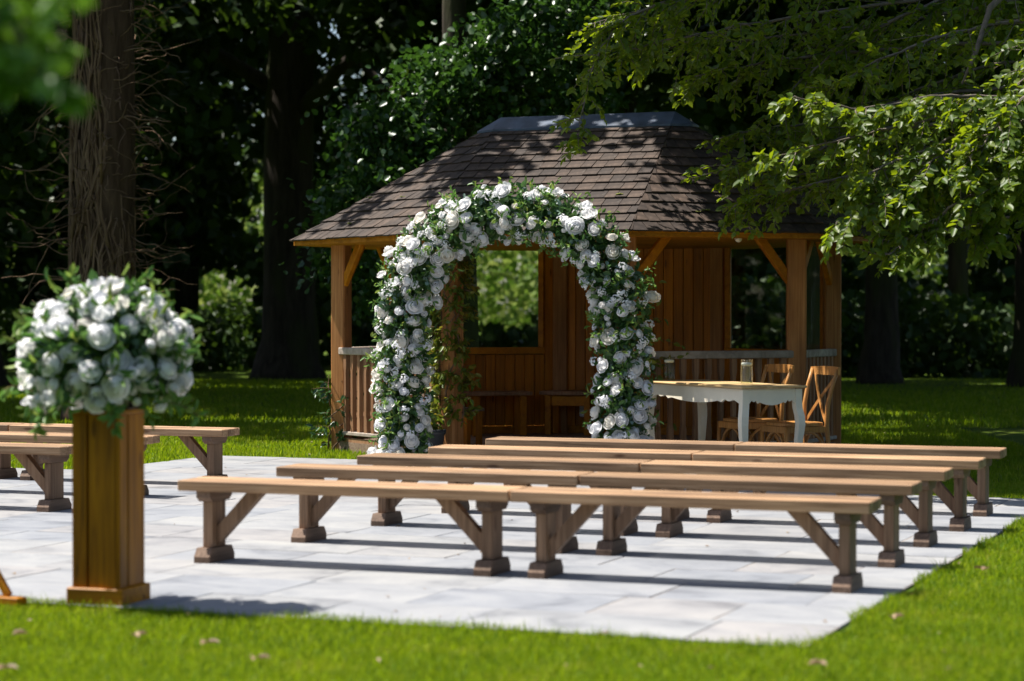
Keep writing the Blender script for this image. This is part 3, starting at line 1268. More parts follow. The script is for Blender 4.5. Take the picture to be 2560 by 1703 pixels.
for n_, (l_, w_) in enumerate(((1.53, .13), (.33, .21))):
    p = F0 + EL * l_ + EW * w_ + Vector((0, 0, TB_H))
    v_ = thing('candle_vase', ('glass cylinder of water with a floating candle, at the flower arch end of the table',
                               'glass cylinder of water with a floating candle, at the chair end of the table')[n_], 'vase', p, 0, 'glass candle vases on the white table')
    R_, H_ = .0505, .205
    m = MB()
    m.lathe([(R_, .001), (R_, H_), (R_ - .004, H_), (R_ - .004, .012), (.0005, .012), (.0005, .001)], 32, closed=True)
    m.build('glass_cylinder', M_GLASS, v_)
    m = MB()
    m.lathe([(R_ - .0045, .0125), (R_ - .0045, .150)], 32)
    m.build('water', M_WATER, v_)
    m = MB()
    m.lathe([(.025, .1515), (.041, .158), (.0435, .170), (.040, .178), (.012, .181)], 28)
    cd = m.build('candle', M_WAX, v_)
    m = MB()
    m.tube([(0, 0, .180), (.001, 0, .192), (.005, 0, .200)], .0013, 6)
    m.build('wick', M_WAX, cd)


def cross_chair():
    """bentwood cross back chair; seat centre at origin, faces local +y"""
    root = link('chair', None)
    # seat
    m = MB()
    pts = []
    for i in range(28):
        t = 2 * math.pi * i / 28
        c, s = math.cos(t), math.sin(t)
        ex = .62
        x = .205 * math.copysign(abs(c) ** ex, c)
        y = .205 * math.copysign(abs(s) ** ex, s)
        x *= 1.0 + .06 * (y / .205)
        pts.append((x, y))
    vs = [(x, y, .435) for x, y in pts] + [(x, y, .458) for x, y in pts] + [(x * .9, y * .9, .462) for x, y in pts] + [(0, 0, .456)]
    n_ = 28
    fs = [list(range(n_))[::-1]]
    for i in range(n_):
        j = (i + 1) % n_
        fs += [[i, j, n_ + j, n_ + i], [n_ + i, n_ + j, 2 * n_ + j, 2 * n_ + i], [2 * n_ + i, 2 * n_ + j, 3 * n_]]
    m.add(vs, fs)
    seat = m.build('seat', M_CHAIR, root)
    m = MB()
    m.box((0, .196, .405), (.38, .022, .055), .004)
    m.box((0, -.186, .405), (.32, .022, .055), .004)
    m.beam((-.172, -.18, .405), (-.2, .19, .405), .022, .055, .004)
    m.beam((.172, -.18, .405), (.2, .19, .405), .022, .055, .004)
    m.build('seat_rail', M_CHAIR, seat)
    for s in (-1, 1):
        m = MB()
        m.tube([(s * .195, .19, .43), (s * .198, .197, .2), (s * .203, .205, 0)], [.019, .018, .014], 10)
        m.build('front_leg', M_CHAIR, root)
        m = MB()   # rear leg runs on up into the back upright
        m.tube([(s * .185, -.255, 0), (s * .180, -.215, .22), (s * .178, -.192, .43), (s * .182, -.200, .60), (s * .190, -.238, .76), (s * .196, -.285, .895)],
               [.015, .018, .020, .019, .017, .015], 10)
        m.build('back_upright', M_CHAIR, root)
        # bent hoops under the seat
        m = MB()
        hoop = [(s * .195, .185 - .0, .08)]
        P = [(s * .2, .17 * math.cos(a), .15 + .235 * math.sin(a)) for a in np.linspace(.02, math.pi - .02, 13)]
        m.tube(P, .012, 8)
        m.build('side_hoop', M_CHAIR, root)
    for y in (.19, -.19):
        m = MB()
        m.tube([(.17 * math.cos(a), y, .15 + .235 * math.sin(a)) for a in np.linspace(.02, math.pi - .02, 13)], .012, 8)
        m.build('end_hoop', M_CHAIR, root)
    # curved top rail
    m = MB()
    vs, fs = [], []
    n_ = 12
    for i in range(n_ + 1):
        u = -1 + 2 * i / n_
        x = .215 * u
        y = -.285 - .03 * (1 - u * u)
        h0, h1 = .845 + .004 * u * u, .918 - .008 * u * u
        vs += [(x, y - .012, h0), (x, y + .010, h0), (x, y + .006, h1), (x, y - .016, h1)]
    for i in range(n_):
        a = i * 4
        for k in range(4):
            k2 = (k + 1) % 4
            fs.append([a + k, a + k2, a + 4 + k2, a + 4 + k])
    fs += [[3, 2, 1, 0], [n_ * 4 + k for k in range(4)]]
    m.add(vs, fs)
    m.build('top_rail', M_CHAIR, root)
    for s in (-1, 1):
        m = MB()
        P = []
        for t in np.linspace(0, 1, 9):
            x = s * (.165 - .325 * t)
            z = .465 + .39 * t
            y = -.196 - .02 * math.sin(t * 2) - .085 * t * t - (.012 if s > 0 else -.006)
            P.append((x, y, z))
        for i in range(8):
            m.beam(P[i], P[i + 1], .028, .009, 0, up=(0, 1, 0))
        m.build('cross_slat', M_CHAIR, root)
    return root


ch = cross_chair()
face = math.atan2(-.707, -.707) - math.pi / 2
ch['label'] = 'oak cross back chair at the right, behind the table end'
ch['category'] = 'chair'
ch['group'] = 'cross back chairs behind the white table'
near_post = Vector((-4.10, 17.62, 0))
fv = Vector((-.707, -.707, 0))
pv = Vector((-.707, .707, 0))
ch.location = near_post + pv * .19 + fv * .24
ch.rotation_euler = (0, 0, face)
c2 = dup(ch, label='oak cross back chair half hidden behind the near candle vase')
c2.location = near_post + pv * (.73 + .19) + fv * .24
c2.rotation_euler = (0, 0, face + .05)

# ------------------------------------------------------------------ flowers


def rose_mesh(seed, openness=1.0, petals=(3, 5, 6, 7)):
    r = np.random.default_rng(seed)
    V, F = [], []
    base = 0
    rings = [(.36, 1.0, .0), (.62, .96, .0), (.84, .84, .03 * openness), (1.0, .58, .14 * openness)]
    for ri, (R_, H_, curl) in enumerate(rings):
        npet = petals[ri]
        ph0 = r.uniform(0, 6.28)
        for k in range(npet):
            ph = ph0 + 2 * math.pi * k / npet + r.uniform(-.12, .12)
            wdt = (2 * math.pi / npet) * r.uniform(.74, .92)
            RR_ = R_ * r.uniform(.9, 1.08)
            HH_ = H_ * r.uniform(.9, 1.1)
            na, nb_ = 4, 4
            g = np.zeros((nb_ + 1, na + 1, 3))
            for bi in range(nb_ + 1):
                b = bi / nb_
                for ai in range(na + 1):
                    a = -1 + 2 * ai / na
                    wb = math.sin(min(1, .25 + b * 1.1) * math.pi / 2) * (1 - .35 * max(0, b - .75) / .25)
                    f = ph + a * wdt * wb
                    rad = RR_ * (0.12 + .88 * math.sin(b * math.pi / 2) ** .75) * (1 - .06 * a * a)
                    rad *= 1 - (.75, .52, .30, .0)[ri] * max(0, (b - .55) / .45) ** 2      # cupped tips close over the heart
                    rad += curl * max(0, b - .55) * 1.1
                    z = -.25 + (HH_ + .25) * b ** 1.15 - curl * max(0, b - .5) * 1.6 - .10 * a * a * b
                    rad += r.uniform(-.02, .02) * b
                    z += r.uniform(-.025, .025) * b
                    g[bi, ai] = (rad * math.cos(f), rad * math.sin(f), z)
            V.append(g.reshape(-1, 3))
            ii = np.arange((na + 1) * (nb_ + 1)).reshape(nb_ + 1, na + 1) + base
            F.append(np.stack([ii[:-1, :-1], ii[:-1, 1:], ii[1:, 1:], ii[1:, :-1]], -1).reshape(-1, 4))
            base += (na + 1) * (nb_ + 1)
    return quick_mesh('rose', np.concatenate(V), np.concatenate(F), M_PETAL, True)


ROSES = [rose_mesh(1, 1.0), rose_mesh(2, .8), rose_mesh(3, 1.2, (3, 5, 7, 8)), rose_mesh(4, .35, (3, 4, 5, 5)), rose_mesh(5, .9, (4, 5, 6, 7))]
BUD = rose_mesh(6, .05, (3, 4, 4, 4))


def put_rose(parent, p, n, r, me=None, name='rose'):
    q = Vector(n).to_track_quat('Z', 'Y')
    e = (q.to_matrix().to_4x4() @ Matrix.Rotation(random.uniform(0, 6.28), 4, 'Z')).to_euler()
    sc_ = (r * random.uniform(.92, 1.08), r * random.uniform(.92, 1.08), r * random.uniform(.85, 1.15))
    return link(name, me or random.choice(ROSES), parent, loc=p, rot=e, scale=sc_)


def floret_cluster(parent, centres, r, name='small_blossoms'):
    """sprays of tiny white florets, too many to count"""
    bag = LeafBag()
    for c, n in centres:
        k = 26
        dirs = unit(RNG.normal(size=(k, 3)) + np.array(n) * 1.2)
        P = np.array(c) + dirs * r * RNG.uniform(.7, 1.05, (k, 1))
        for q in range(4):
            t = unit(np.cross(dirs, RNG.normal(size=(k, 3))))
            V, F = rhomb_arrays(P + t * .006, t, dirs + RNG.normal(size=(k, 3)) * .3, .016, .9)
            bag.add(V, F)
    bag.build(name, M_PETAL, parent, kind='stuff')


# --- flower arch
AU0, AU1, AV = -7.80, -5.80, 17.30
arch = thing('flower_arch', 'wedding arch covered in white roses and green foliage', 'flower arch', ((AU0 + AU1) / 2, AV, 0))
HALF = (AU1 - AU0) / 2
SPR, RISE = 1.30, .92


def arch_pt(s):
    """s in 0..1 along left foot -> top -> right foot; returns point, outward"""
    Ls = SPR
    La = math.pi / 2 * (HALF + RISE)
    T = 2 * Ls + La
    q = s * T
    if q < Ls:
        return np.array((-HALF, 0, q)), np.array((-1., 0, 0))
    if q > Ls + La:
        return np.array((HALF, 0, T - q)), np.array((1., 0, 0))
    a = math.pi * (1 - (q - Ls) / La)
    p = np.array((HALF * math.cos(a), 0, SPR + RISE * math.sin(a)))
    o_ = np.array((math.cos(a) / HALF, 0, math.sin(a) / RISE))
    return p, o_ / np.linalg.norm(o_)


for y in (-.09, .09):
    m = MB()
    m.tube([tuple(arch_pt(s)[0] + np.array((0, y, 0))) for s in np.linspace(0, 1, 60)], .012, 8)
    m.build('arch_frame', M_DARKMETAL, arch)


def tube_pos(s, rad_lo, rad_hi, front=.6):
    p, o_ = arch_pt(s)
    a = RNG.normal(0, 1.25) if RNG.random() < .85 else RNG.uniform(-math.pi, math.pi)
    dirv = np.array((0, -1., 0)) * math.cos(a) + o_ * math.sin(a)       # a = 0 faces the viewer
    r = RNG.uniform(rad_lo, rad_hi)
    return p + dirv * r * np.array((1, .85, 1)), dirv


placed = []
nr = 0
tries = 0
while nr < 294 and tries < 30000:
    tries += 1
    s = RNG.uniform(.01, .99)
    big = nr < 158
    r = RNG.uniform(.046, .077) if big else RNG.uniform(.026, .044)
    p, dv = tube_pos(s, .175, .265)
    if p[2] < r * .9:
        continue
    ok = all(np.linalg.norm(p - q) > (r + r2) * .72 for q, r2 in placed)
    if not ok:
        continue
    placed.append((p, r))
    nrm = dv + np.array((-.1, -.35, .55)) + RNG.normal(size=3) * .35
    put_rose(arch, tuple(p), tuple(nrm), r, BUD if (not big and RNG.random() < .6) else None, 'rose' if big else 'rosebud')
    nr += 1
fl_c = []
for _ in range(120):
    p, dv = tube_pos(RNG.uniform(.02, .98), .18, .26)
    fl_c.append((p, dv))
floret_cluster(arch, fl_c, .05)


def arch_foliage(n, lo, hi, L0, L1, wid, mat, name, sprig=1, out=.7):
    bag = LeafBag()
    S = RNG.uniform(.0, 1, n)
    B, d, nn = [], [], []
    for s in S:
        p, dv = tube_pos(s, lo, hi)
        if p[2] < .02:
            p[2] = .02
        t = RNG.normal(size=3)
        axis = dv * out + RNG.normal(size=3) * .7 + np.array((0, 0, .15))
        axis /= np.linalg.norm(axis)
        for k in range(sprig):
            q = p + axis * .022 * k
            dd = axis * .6 + RNG.normal(size=3) * .75
            B.append(q)
            d.append(dd)
            nn.append(dv + RNG.normal(size=3) * .8)
    B, d, nn = map(np.array, (B, d, nn))
    V, F = leaf_arrays(B, d, nn, RNG.uniform(L0, L1, len(B)), wid)
    bag.add(V, F)
    bag.build(name, mat, arch, kind='stuff')


arch_foliage(2300, .02, .212, .05, .085, .6, M_DKGREEN, 'rose_leaves', 3)
arch_foliage(520, .08, .20, .03, .05, .8, M_EUC, 'eucalyptus_leaves', 4)
arch_foliage(420, .15, .255, .03, .065, .45, M_FRESH, 'fresh_sprigs', 6, 1.3)

# --- pedestal with flower ball
PC = Vector((-5.515, 8.86, 0))
ped = thing('flower_pedestal', 'tall square honey coloured timber pedestal on a plinth', 'pedestal', PC, math.radians(4))
m = MB()
m.box((0, 0, .04), (.29, .29, .08), .005)
m.build('plinth', M_PEDX, ped)
half = .124
PZ0, PZ1 = .0805, .885
hz = PZ1 - PZ0
for side in range(4):
    M = Matrix.Rotation(side * math.pi / 2, 4, 'Z')
    for (x0, x1) in ((-half, -half + .074), (-half + .086, half - .021)):
        m = MB()
        m.box(((x0 + x1) / 2, -half + .01, PZ0 + hz / 2), (x1 - x0, .02, hz), .003, M)
        m.build('board', M_PED, ped)
m = MB()
m.box((0, 0, PZ1 - .02), (2 * half - .045, 2 * half - .045, .03), .003)
m.build('inner_top', M_PED, ped)
m = MB()
m.box((0, 0, PZ1 + .012), (.262, .262, .022), .004)
m.build('top_board', M_PEDX, ped)

BALL = PC + Vector((-.01, 0, 1.13))
ball = thing('flower_arrangement', 'round arrangement of white roses and greenery on top of the pedestal', 'flowers', (BALL.x, BALL.y, PZ1 + .024))
BO = np.array((0, 0, 1.145 - PZ1 - .024))


def ball_pos(k0, k1):
    while True:
        d_ = RNG.normal(size=3)
        d_ /= np.linalg.norm(d_)
        if d_[2] > -.62 and (d_[1] < .55):
            break
    r = RNG.uniform(k0, k1)
    p = BO + d_ * np.array((.345, .34, .30)) * r
    return p, d_


m = MB()
m.lathe([(.02, 0.001), (.10, .001), (.115, .10), (.02, .105)], 16)
m.build('floral_foam', M_GREENSTEM, ball)
placed = []
nr = tries = 0
while nr < 98 and tries < 20000:
    tries += 1
    big = nr < 66
    r = RNG.uniform(.046, .070) if big else RNG.uniform(.024, .036)
    p, d_ = ball_pos(.92, 1.16)
    # stay clear of the pedestal column
    wp = p + np.array((0, 0, PZ1 + .024))
    if wp[2] < PZ1 + .05 and abs(p[0]) < .13 + r and abs(p[1]) < .13 + r:
        continue
    if not all(np.linalg.norm(p - q) > (r + r2) * .80 for q, r2 in placed):
        continue
    placed.append((p, r))
    put_rose(ball, tuple(p), tuple(d_ + np.array((0, -.2, .3)) + RNG.normal(size=3) * .3), r, None if big else BUD, 'rose' if big else 'rosebud')
    nr += 1
for (x, y, z, r) in ((-.125, -.05, .52, .065), (-.42, -.02, .02, .03)):
    put_rose(ball, (x, y, z), (0, -.5, .8), r)
    m = MB()
    m.tube([(x * .4, y * .4, z * .45), (x * .8, y * .9, z * .8), (x, y, z - .02)], .004, 6)
    m.build('stem', M_GREENSTEM, ball)


def ball_foliage(n, k0, k1, L0, L1, wid, mat, name, sprig=3, out=.8):
    B, d, nn = [], [], []
    for _ in range(n):
        p, dv = ball_pos(k0, k1)
        axis = dv * out + RNG.normal(size=3) * .6
        axis /= np.linalg.norm(axis)
        for k in range(sprig):
            B.append(p + axis * .026 * k)
            d.append(axis * .7 + RNG.normal(size=3) * .7)
            nn.append(dv + RNG.normal(size=3) * .8)
    V, F = leaf_arrays(np.array(B), np.array(d), np.array(nn), RNG.uniform(L0, L1, len(B)), wid)
    bag = LeafBag()
    bag.add(V, F)
    bag.build(name, mat, ball, kind='stuff')


ball_foliage(600, .4, .98, .05, .09, .6, M_DKGREEN, 'rose_leaves')
ball_foliage(70, .7, .97, .03, .055, .75, M_EUC, 'eucalyptus_leaves', 4)
ball_foliage(64, .9, 1.06, .05, .09, .32, M_FRESH, 'fresh_sprigs', 6, 1.2)
# trailing sprigs
bag = LeafBag()
stems = MB()
for (x0, y0, z0, x1, y1, z1) in ((.30, -.1, .02, .55, -.1, -.03), (-.30, -.1, .05, -.50, -.1, .08), (-.1, -.3, -.02, -.16, -.34, -.10), (.20, -.28, 0, .25, -.33, -.08),
                                 (.1, 0, .5, .26, -.02, .60), (.33, -.1, .25, .44, -.1, .30), (-.28, -.1, .33, -.40, -.12, .36), (-.18, 0, .45, -.2, 0, .62)):
    P = [np.array((x0, y0, z0)) * (1 - t) + np.array((x1, y1, z1)) * t + np.array((0, 0, .04 * math.sin(t * 3))) for t in np.linspace(0, 1, 9)]
    P = [p for p in P]
    stems.tube([tuple(p) for p in P], .0035, 5)
    for i in range(2, 9):
        for _ in range(3):
            dd = (P[i] - P[i - 1]) * 14 + RNG.normal(size=3) * .6
            V, F = leaf_arrays(P[i][None], dd[None], RNG.normal(size=(1, 3)), [RNG.uniform(.05, .085)], .4)
            bag.add(V, F)
bag.build('trailing_leaves', M_FRESH, ball, kind='stuff')
stems.build('trailing_stems', M_STEM, ball)

# wooden stand cut off by the left edge of the picture
p = W(-20, 1508, 10.2)
st = thing('wooden_stand', 'foot of a wooden stand cut off by the left picture edge', 'stand', (p.x, p.y, 0), -.1)
m = MB(); m.box((0, 0, .022), (.36, .07, .036), .004); m.build('foot', M_PEDX, st)
m = MB(); m.box((-.05, 0, .62), (.05, .05, 1.158), .004); m.build('post', M_PED, st)
m = MB(); m.beam((.10, 0, .042), (-.03, 0, .22), .03, .035, .003); m.build('brace', M_PEDX, st)

# ------------------------------------------------------------------ climbers, pot, ivy


def climber(name, label, cat, base, post_h, spread, n, mat, wildness=.12, leafL=(.05, .085), stems=4, side=None):
    root = thing(name, label, cat, base)
    bag = LeafBag()
    for k in range(stems):
        m = MB()
        ph = random.uniform(0, 6.28)
        P = []
        for t in np.linspace(0, 1, 16):
            a = ph + t * random.uniform(2, 4)
            P.append((math.cos(a) * .10 + random.uniform(-.015, .015), math.sin(a) * .10 + random.uniform(-.015, .015), post_h * t * random.uniform(.97, 1.0)))
        m.tube(P, [.010 - .006 * t for t in np.linspace(0, 1, 16)], 6)
        m.build('stem', M_STEM, root)
    B, d, nn = [], [], []
    twigs = MB()
    for k in range(n):
        t = random.uniform(.03, 1)
        a = random.uniform(0, 6.28)
        o_ = np.array((math.cos(a), math.sin(a), random.uniform(-.3, .3)))
        if side is not None and random.random() < .5:
            o_ = o_ * .6 + np.array(side)
        p = np.array((math.cos(a) * .09, math.sin(a) * .09, post_h * t))
        ln = abs(random.gauss(0, wildness)) + .04
        q = p + o_ * ln
        twigs.tube([tuple(p), tuple((p + q) / 2 + np.array((0, 0, .01))), tuple(q)], [.003, .002, .001], 4)
        for i in range(5):
            B.append(p + (q - p) * (.3 + .175 * i))
            d.append(o_ * .5 + RNG.normal(size=3) * .6 + np.array((0, 0, -.4)))
            nn.append(RNG.normal(size=3) + np.array((0, -.6, .6)))
    V, F = leaf_arrays(np.array(B), np.array(d), np.array(nn), RNG.uniform(leafL[0], leafL[1], len(B)), .5)
    bag.add(V, F)
    bag.build('foliage', mat, root, kind='stuff')
    twigs.build('twigs', M_STEM, root, kind='stuff')
    return root


pa = Vector((*PO['A'], 0))
climber('climbing_plant', 'yellow green climber winding up the gazebo post left of the entrance', 'climber', pa + Vector((0, -.02, .35)), 1.5, .1, 300, M_VINE, .075, side=(-.45, -.3, 0))
pb = Vector((*PO['B'], 0))
climber('climbing_plant', 'climber with loose shoots on the gazebo post behind the arch right leg', 'climber', pb + Vector((0, -.02, .05)), 1.75, .1, 170, M_VINE, .17, side=(.35, -.2, 0))
pl_ = Vector((*PO['L'], 0))
climber('ivy_plant', 'dark ivy climbing the foot of the left corner post', 'ivy', pl_ + Vector((-.02, -.03, 0)), .75, .1, 42, M_IVY, .10, (.05, .085), 3, side=(-.3, -.2, 0))
pot = thing('plant_pot', 'charcoal plant pot at the foot of the entrance post', 'plant pot', pa + Vector((-.13, -.26, 0)))
m = MB()
m.lathe([(.125, .006), (.155, .27), (.168, .275), (.170, .315), (.160, .316), (.152, .27), (.14, .27)], 24)
m.build('pot_body', M_DARKPOT, pot)
m = MB()
m.lathe([(.02, .268), (.148, .272), (.10, .285), (.02, .29)], 16)
m.build('soil', M_BARK_DARK, pot)
bag = LeafBag()
B = np.array([(RNG.normal(0, .06), RNG.normal(0, .06), .28 + abs(RNG.normal(0, .12))) for _ in range(170)])
V, F = leaf_arrays(B, RNG.normal(size=(170, 3)) + np.array((0, 0, .3)), RNG.normal(size=(170, 3)), RNG.uniform(.05, .09, 170), .5)
bag.add(V, F)
bag.build('foliage', M_VINE, pot, kind='stuff')

# ------------------------------------------------------------------ trees


def crown_points(blobs, clump_r=.55, shell=.35):
    """blobs: (centre, (rx, ry, rz), n). returns positions + outward directions"""
    P, O = [], []
    for c, r, n in blobs:
        c, r = np.array(c, float), np.array(r, float)
        ncl = max(3, int(n / 55))
        cd_ = unit(RNG.normal(size=(ncl, 3)))
        cr = RNG.uniform(shell, 1, (ncl, 1)) ** .6
        cc = c + cd_ * r * cr
        which = RNG.integers(0, ncl, n)
        off = RNG.normal(size=(n, 3)) * clump_r * RNG.uniform(.25, .75, (n, 1)) * np.array((1, 1, .6))
        P.append(cc[which] + off)
        O.append(cd_[which])
    return np.concatenate(P), np.concatenate(O)


def trunk_mesh(mb, pts, rads, n=16, rough=.08, seed=0):
    r = np.random.default_rng(seed)
    ph = r.uniform(0, 6.28, 6)

    def wob(i, t):
        return 1 + rough * (.6 * math.sin(3 * t + ph[0] + i * .25) + .5 * math.sin(7 * t + ph[1] - i * .4) + .35 * math.sin(11 * t + ph[2] + i * .9))
    mb.tube(pts, rads, n, True, True, wob)


def tree(label, base, r0, height, lean=(0, 0), blobs=(), leaf=(.12, .17), leafmat_=None, barkm=None, limbs=(), name='tree', group=None, rhomb=True,
         clump=.55, flare=1.6, seed=1, wid=.75):
    root = thing(name, label, 'tree', base, 0, group)
    m = MB()
    zs = [-.05, .12, .35, .8, 1.6, 3, 4.5, 6, 8, height]
    zs = [z for z in zs if z <= height]
    rr = random.Random(seed)
    pts, rads = [], []
    for z in zs:
        t = z / height
        pts.append((lean[0] * t + rr.uniform(-.03, .03), lean[1] * t + rr.uniform(-.03, .03), z))
        fl_ = 1 + (flare - 1) * math.exp(-max(z, 0) / .45)
        rads.append(r0 * fl_ * (1 - .28 * t))
    trunk_mesh(m, pts, rads, 20, .07, seed)
    m.build('trunk', barkm or M_BARK_DARK, root)
    for lb in limbs:
        m = MB()
        P = [Vector(q) for q in lb[0]]
        m.tube(P, list(np.linspace(lb[1], lb[2], len(P))), 9)
        m.build('limb', barkm or M_BARK_DARK, root)
    if blobs:
        bag = LeafBag()
        P, O = crown_points(blobs, clump)
        n = len(P)
        d = RNG.normal(size=(n, 3)) * .8 + O * .3 + np.array((0, 0, -.35))
        nn = RNG.normal(size=(n, 3)) * .7 + np.array((0, 0, 1.0))
        L = RNG.uniform(leaf[0], leaf[1], n)
        V, F = (rhomb_arrays(P, d, nn, L, wid) if rhomb else leaf_arrays(P, d, nn, L, wid))
        bag.add(V, F)
        bag.build('crown', leafmat_ or M_CANOPY, root)
    return root


def rel(p, base):
    return tuple(np.array(p) - np.array(base))


# big ivy-wrapped trunk on the left
b1 = XD(-5.15, 27.5)
t1 = tree('thick trunk wrapped in bare ivy stems behind the flower ball', b1, .40, 11, (.1, .1), name='ivy_clad_tree', barkm=M_BARK_BROWN, flare=1.3,
          blobs=[((-2.8, -.5, 10), (3.2, 3.2, 2.4), 1500), ((-4.6, -2, 8.2), (2.6, 2.8, 2.2), 1100), (rel(XD(-7.6, 27.7, 8.3), b1), (.8, .5, .9), 1000), (rel(XD(-6.4, 30.5, 8.2), b1), (2.0, 1.8, 1.0), 420), (rel(XD(-9, 31.5, 8.4), b1), (2.4, 2.4, 1.2), 650), (rel(XD(-5.2, 34.5, 8.2), b1), (2.2, 2.0, 1.0), 650)], leaf=(.28, .4), seed=3)  # outer leaf patches added out of view to shade the trunk and lawn
stem = MB()
rs = random.Random(5)
for k in range(170):
    a = rs.uniform(0, 6.28)
    z0 = rs.uniform(0, 3.2)
    z1 = z0 + rs.uniform(1.2, 3.6)
    P = []
    aa = a
    nst = 11
    for i in range(nst):
        t = i / (nst - 1)
        aa += rs.uniform(-.24, .24)
        z = z0 + (z1 - z0) * t
        R_ = .41 * (1 - .045 * z) + rs.uniform(.0, .05) + (.12 * math.exp(-z / .6))
        P.append((R_ * math.cos(aa), R_ * math.sin(aa), z))
    r_ = rs.uniform(.007, .024)
    stem.tube(P, [r_ * (1 - .5 * i / nst) for i in range(nst)], 5, True)
stem.build('ivy_stems', M_STEM, t1, kind='stuff')
stem = MB()
for k in range(330):                                             # loose side shoots
    a = rs.uniform(0, 6.28)
    z = rs.uniform(.8, 5.6)
    ln = rs.uniform(.2, 1.0)
    P = []
    q = Vector((.41 * math.cos(a), .41 * math.sin(a), z))
    dirv = Vector((math.cos(a + rs.uniform(-.5, .5)), math.sin(a + rs.uniform(-.5, .5)), rs.uniform(-.35, .35)))
    for i in range(8):
        P.append(q.copy())
        dirv += Vector((rs.uniform(-.5, .5), rs.uniform(-.5, .5), rs.uniform(-.5, .42)))
        dirv.normalize()
        q = q + dirv * (ln / 7)
    r_ = rs.uniform(.004, .011)
    stem.tube(P, [r_ * (1 - .7 * i / 8) for i in range(8)], 4, True)
stem.build('side_shoots', M_STEM, t1, kind='stuff')

# the big trunk left of the gazebo
b2 = XD(-4.60, 45)
tree('massive dark trunk left of the gazebo roof with mossy foot', b2, .56, 12, (.15, 0), flare=1.5, seed=4, name='oak_tree',
     blobs=[((0, 0, 10), (5.2, 5, 3.2), 7600), ((-4, -2, 7.5), (3.0, 3, 2.0), 3200), ((4, -2, 7.8), (3.4, 3, 2.0), 3600)], leaf=(.26, .4),
     limbs=[([(0, 0, 5.2), (1.5, -.6, 6.3), (3.5, -1, 7.4)], .2, .08), ([(0, 0, 5.8), (-1.6, -.4, 6.8), (-3.6, -1, 7.6)], .18, .07)])
b3 = XD(9.45, 39.5)
tree('ridged dark trunk on the shaded lawn at the far right', b3, .36, 11, (0, .1), flare=1.5, seed=6, name='oak_tree',
     blobs=[((0, 0, 8.6), (4.6, 4.2, 3.2), 6800), ((-3.2, -2.0, 6.4), (2.8, 2.6, 1.6), 2600), ((2.5, -1, 5.4), (2.6, 2.6, 1.8), 2400)], leaf=(.24, .36))
b4 = XD(-1.7, 52)
tree('dark trunk rising behind the gazebo roof ridge', b4, .34, 13, (.1, 0), seed=8, name='oak_tree',
     blobs=[((0, 0, 10.5), (4.8, 4.6, 3.4), 6000), ((3.5, -1, 8.4), (3, 3, 2), 2600)], leaf=(.28, .42),
     limbs=[([(0, 0, 5.5), (-1.5, 0, 6.8), (-3.0, 0, 8.2)], .15, .06), ([(0, 0, 5), (1.6, -.3, 6.2), (3.4, -.5, 7.6)], .15, .06)])
b5 = XD(6.9, 41)
tree('dim trunk in the shade right of the gazebo', b5, .30, 11, (.1, 0), seed=9, name='oak_tree',
     blobs=[((0, 0, 8.2), (4.4, 4.2, 3.0), 6000), ((-2.5, -2, 6.0), (2.6, 2.6, 1.6), 2400)], leaf=(.24, .36))
b6 = XD(-9.8, 40)
tree('dark leafy tree closing the left background', b6, .4, 11, (0, 0), seed=10, name='oak_tree',
     blobs=[((0, 0, 8.2), (4.6, 4.2, 3.4), 6500), ((2.5, -1, 5.2), (2.6, 2.4, 1.6), 2800), ((-1, -1, 3.6), (2.8, 2.4, 1.6), 2600)], leaf=(.2, .32))
b7 = XD(2.6, 47)
tree('dark tree directly behind the gazebo', b7, .32, 12, (0, 0), seed=11, name='oak_tree',
     blobs=[((0, 0, 9.2), (4.8, 4.4, 3.4), 6600), ((-2.5, -1, 6.2), (2.6, 2.6, 1.6), 2400)], leaf=(.26, .38))

# leafy maple between the trunk and the gazebo, lit from the upper left
b8 = XD(-.6, 27.8)
mp = tree('bright green maple boughs above the left slope of the roof', b8, .2, 6.5, (-.2, .1), seed=12, name='maple_tree', leafmat_=M_MAPLE, rhomb=False, leaf=(.075, .12), wid=.85, clump=.34,
          blobs=[(rel(XD(-1.55, 27.0, 3.5), b8), (.75, .6, .5), 1500), (rel(XD(-.7, 27.0, 4.2), b8), (.9, .7, .55), 2100),
                 (rel(XD(.35, 26.6, 4.7), b8), (.8, .8, .45), 1700), (rel(XD(-1.0, 26.6, 3.0), b8), (1.0, .7, .5), 1700),
                 (rel(XD(-2.0, 27.2, 2.5), b8), (.7, .6, .5), 1100), (rel(XD(.2, 26.8, 3.9), b8), (1.0, .7, .5), 1900),
                 (rel(XD(-1.7, 27.4, 1.9), b8), (.9, .7, .5), 900), (rel(XD(1.0, 27.5, 4.9), b8), (.8, .8, .5), 1500)],
          limbs=[([(0, 0, 2.4), rel(XD(-.9, 27.3, 3.3), b8), rel(XD(-1.7, 27.0, 3.6), b8)], .06, .02),
                 ([(0, 0, 3.0), rel(XD(-.5, 27.2, 3.9), b8), rel(XD(.3, 26.8, 4.7), b8)], .06, .02)])


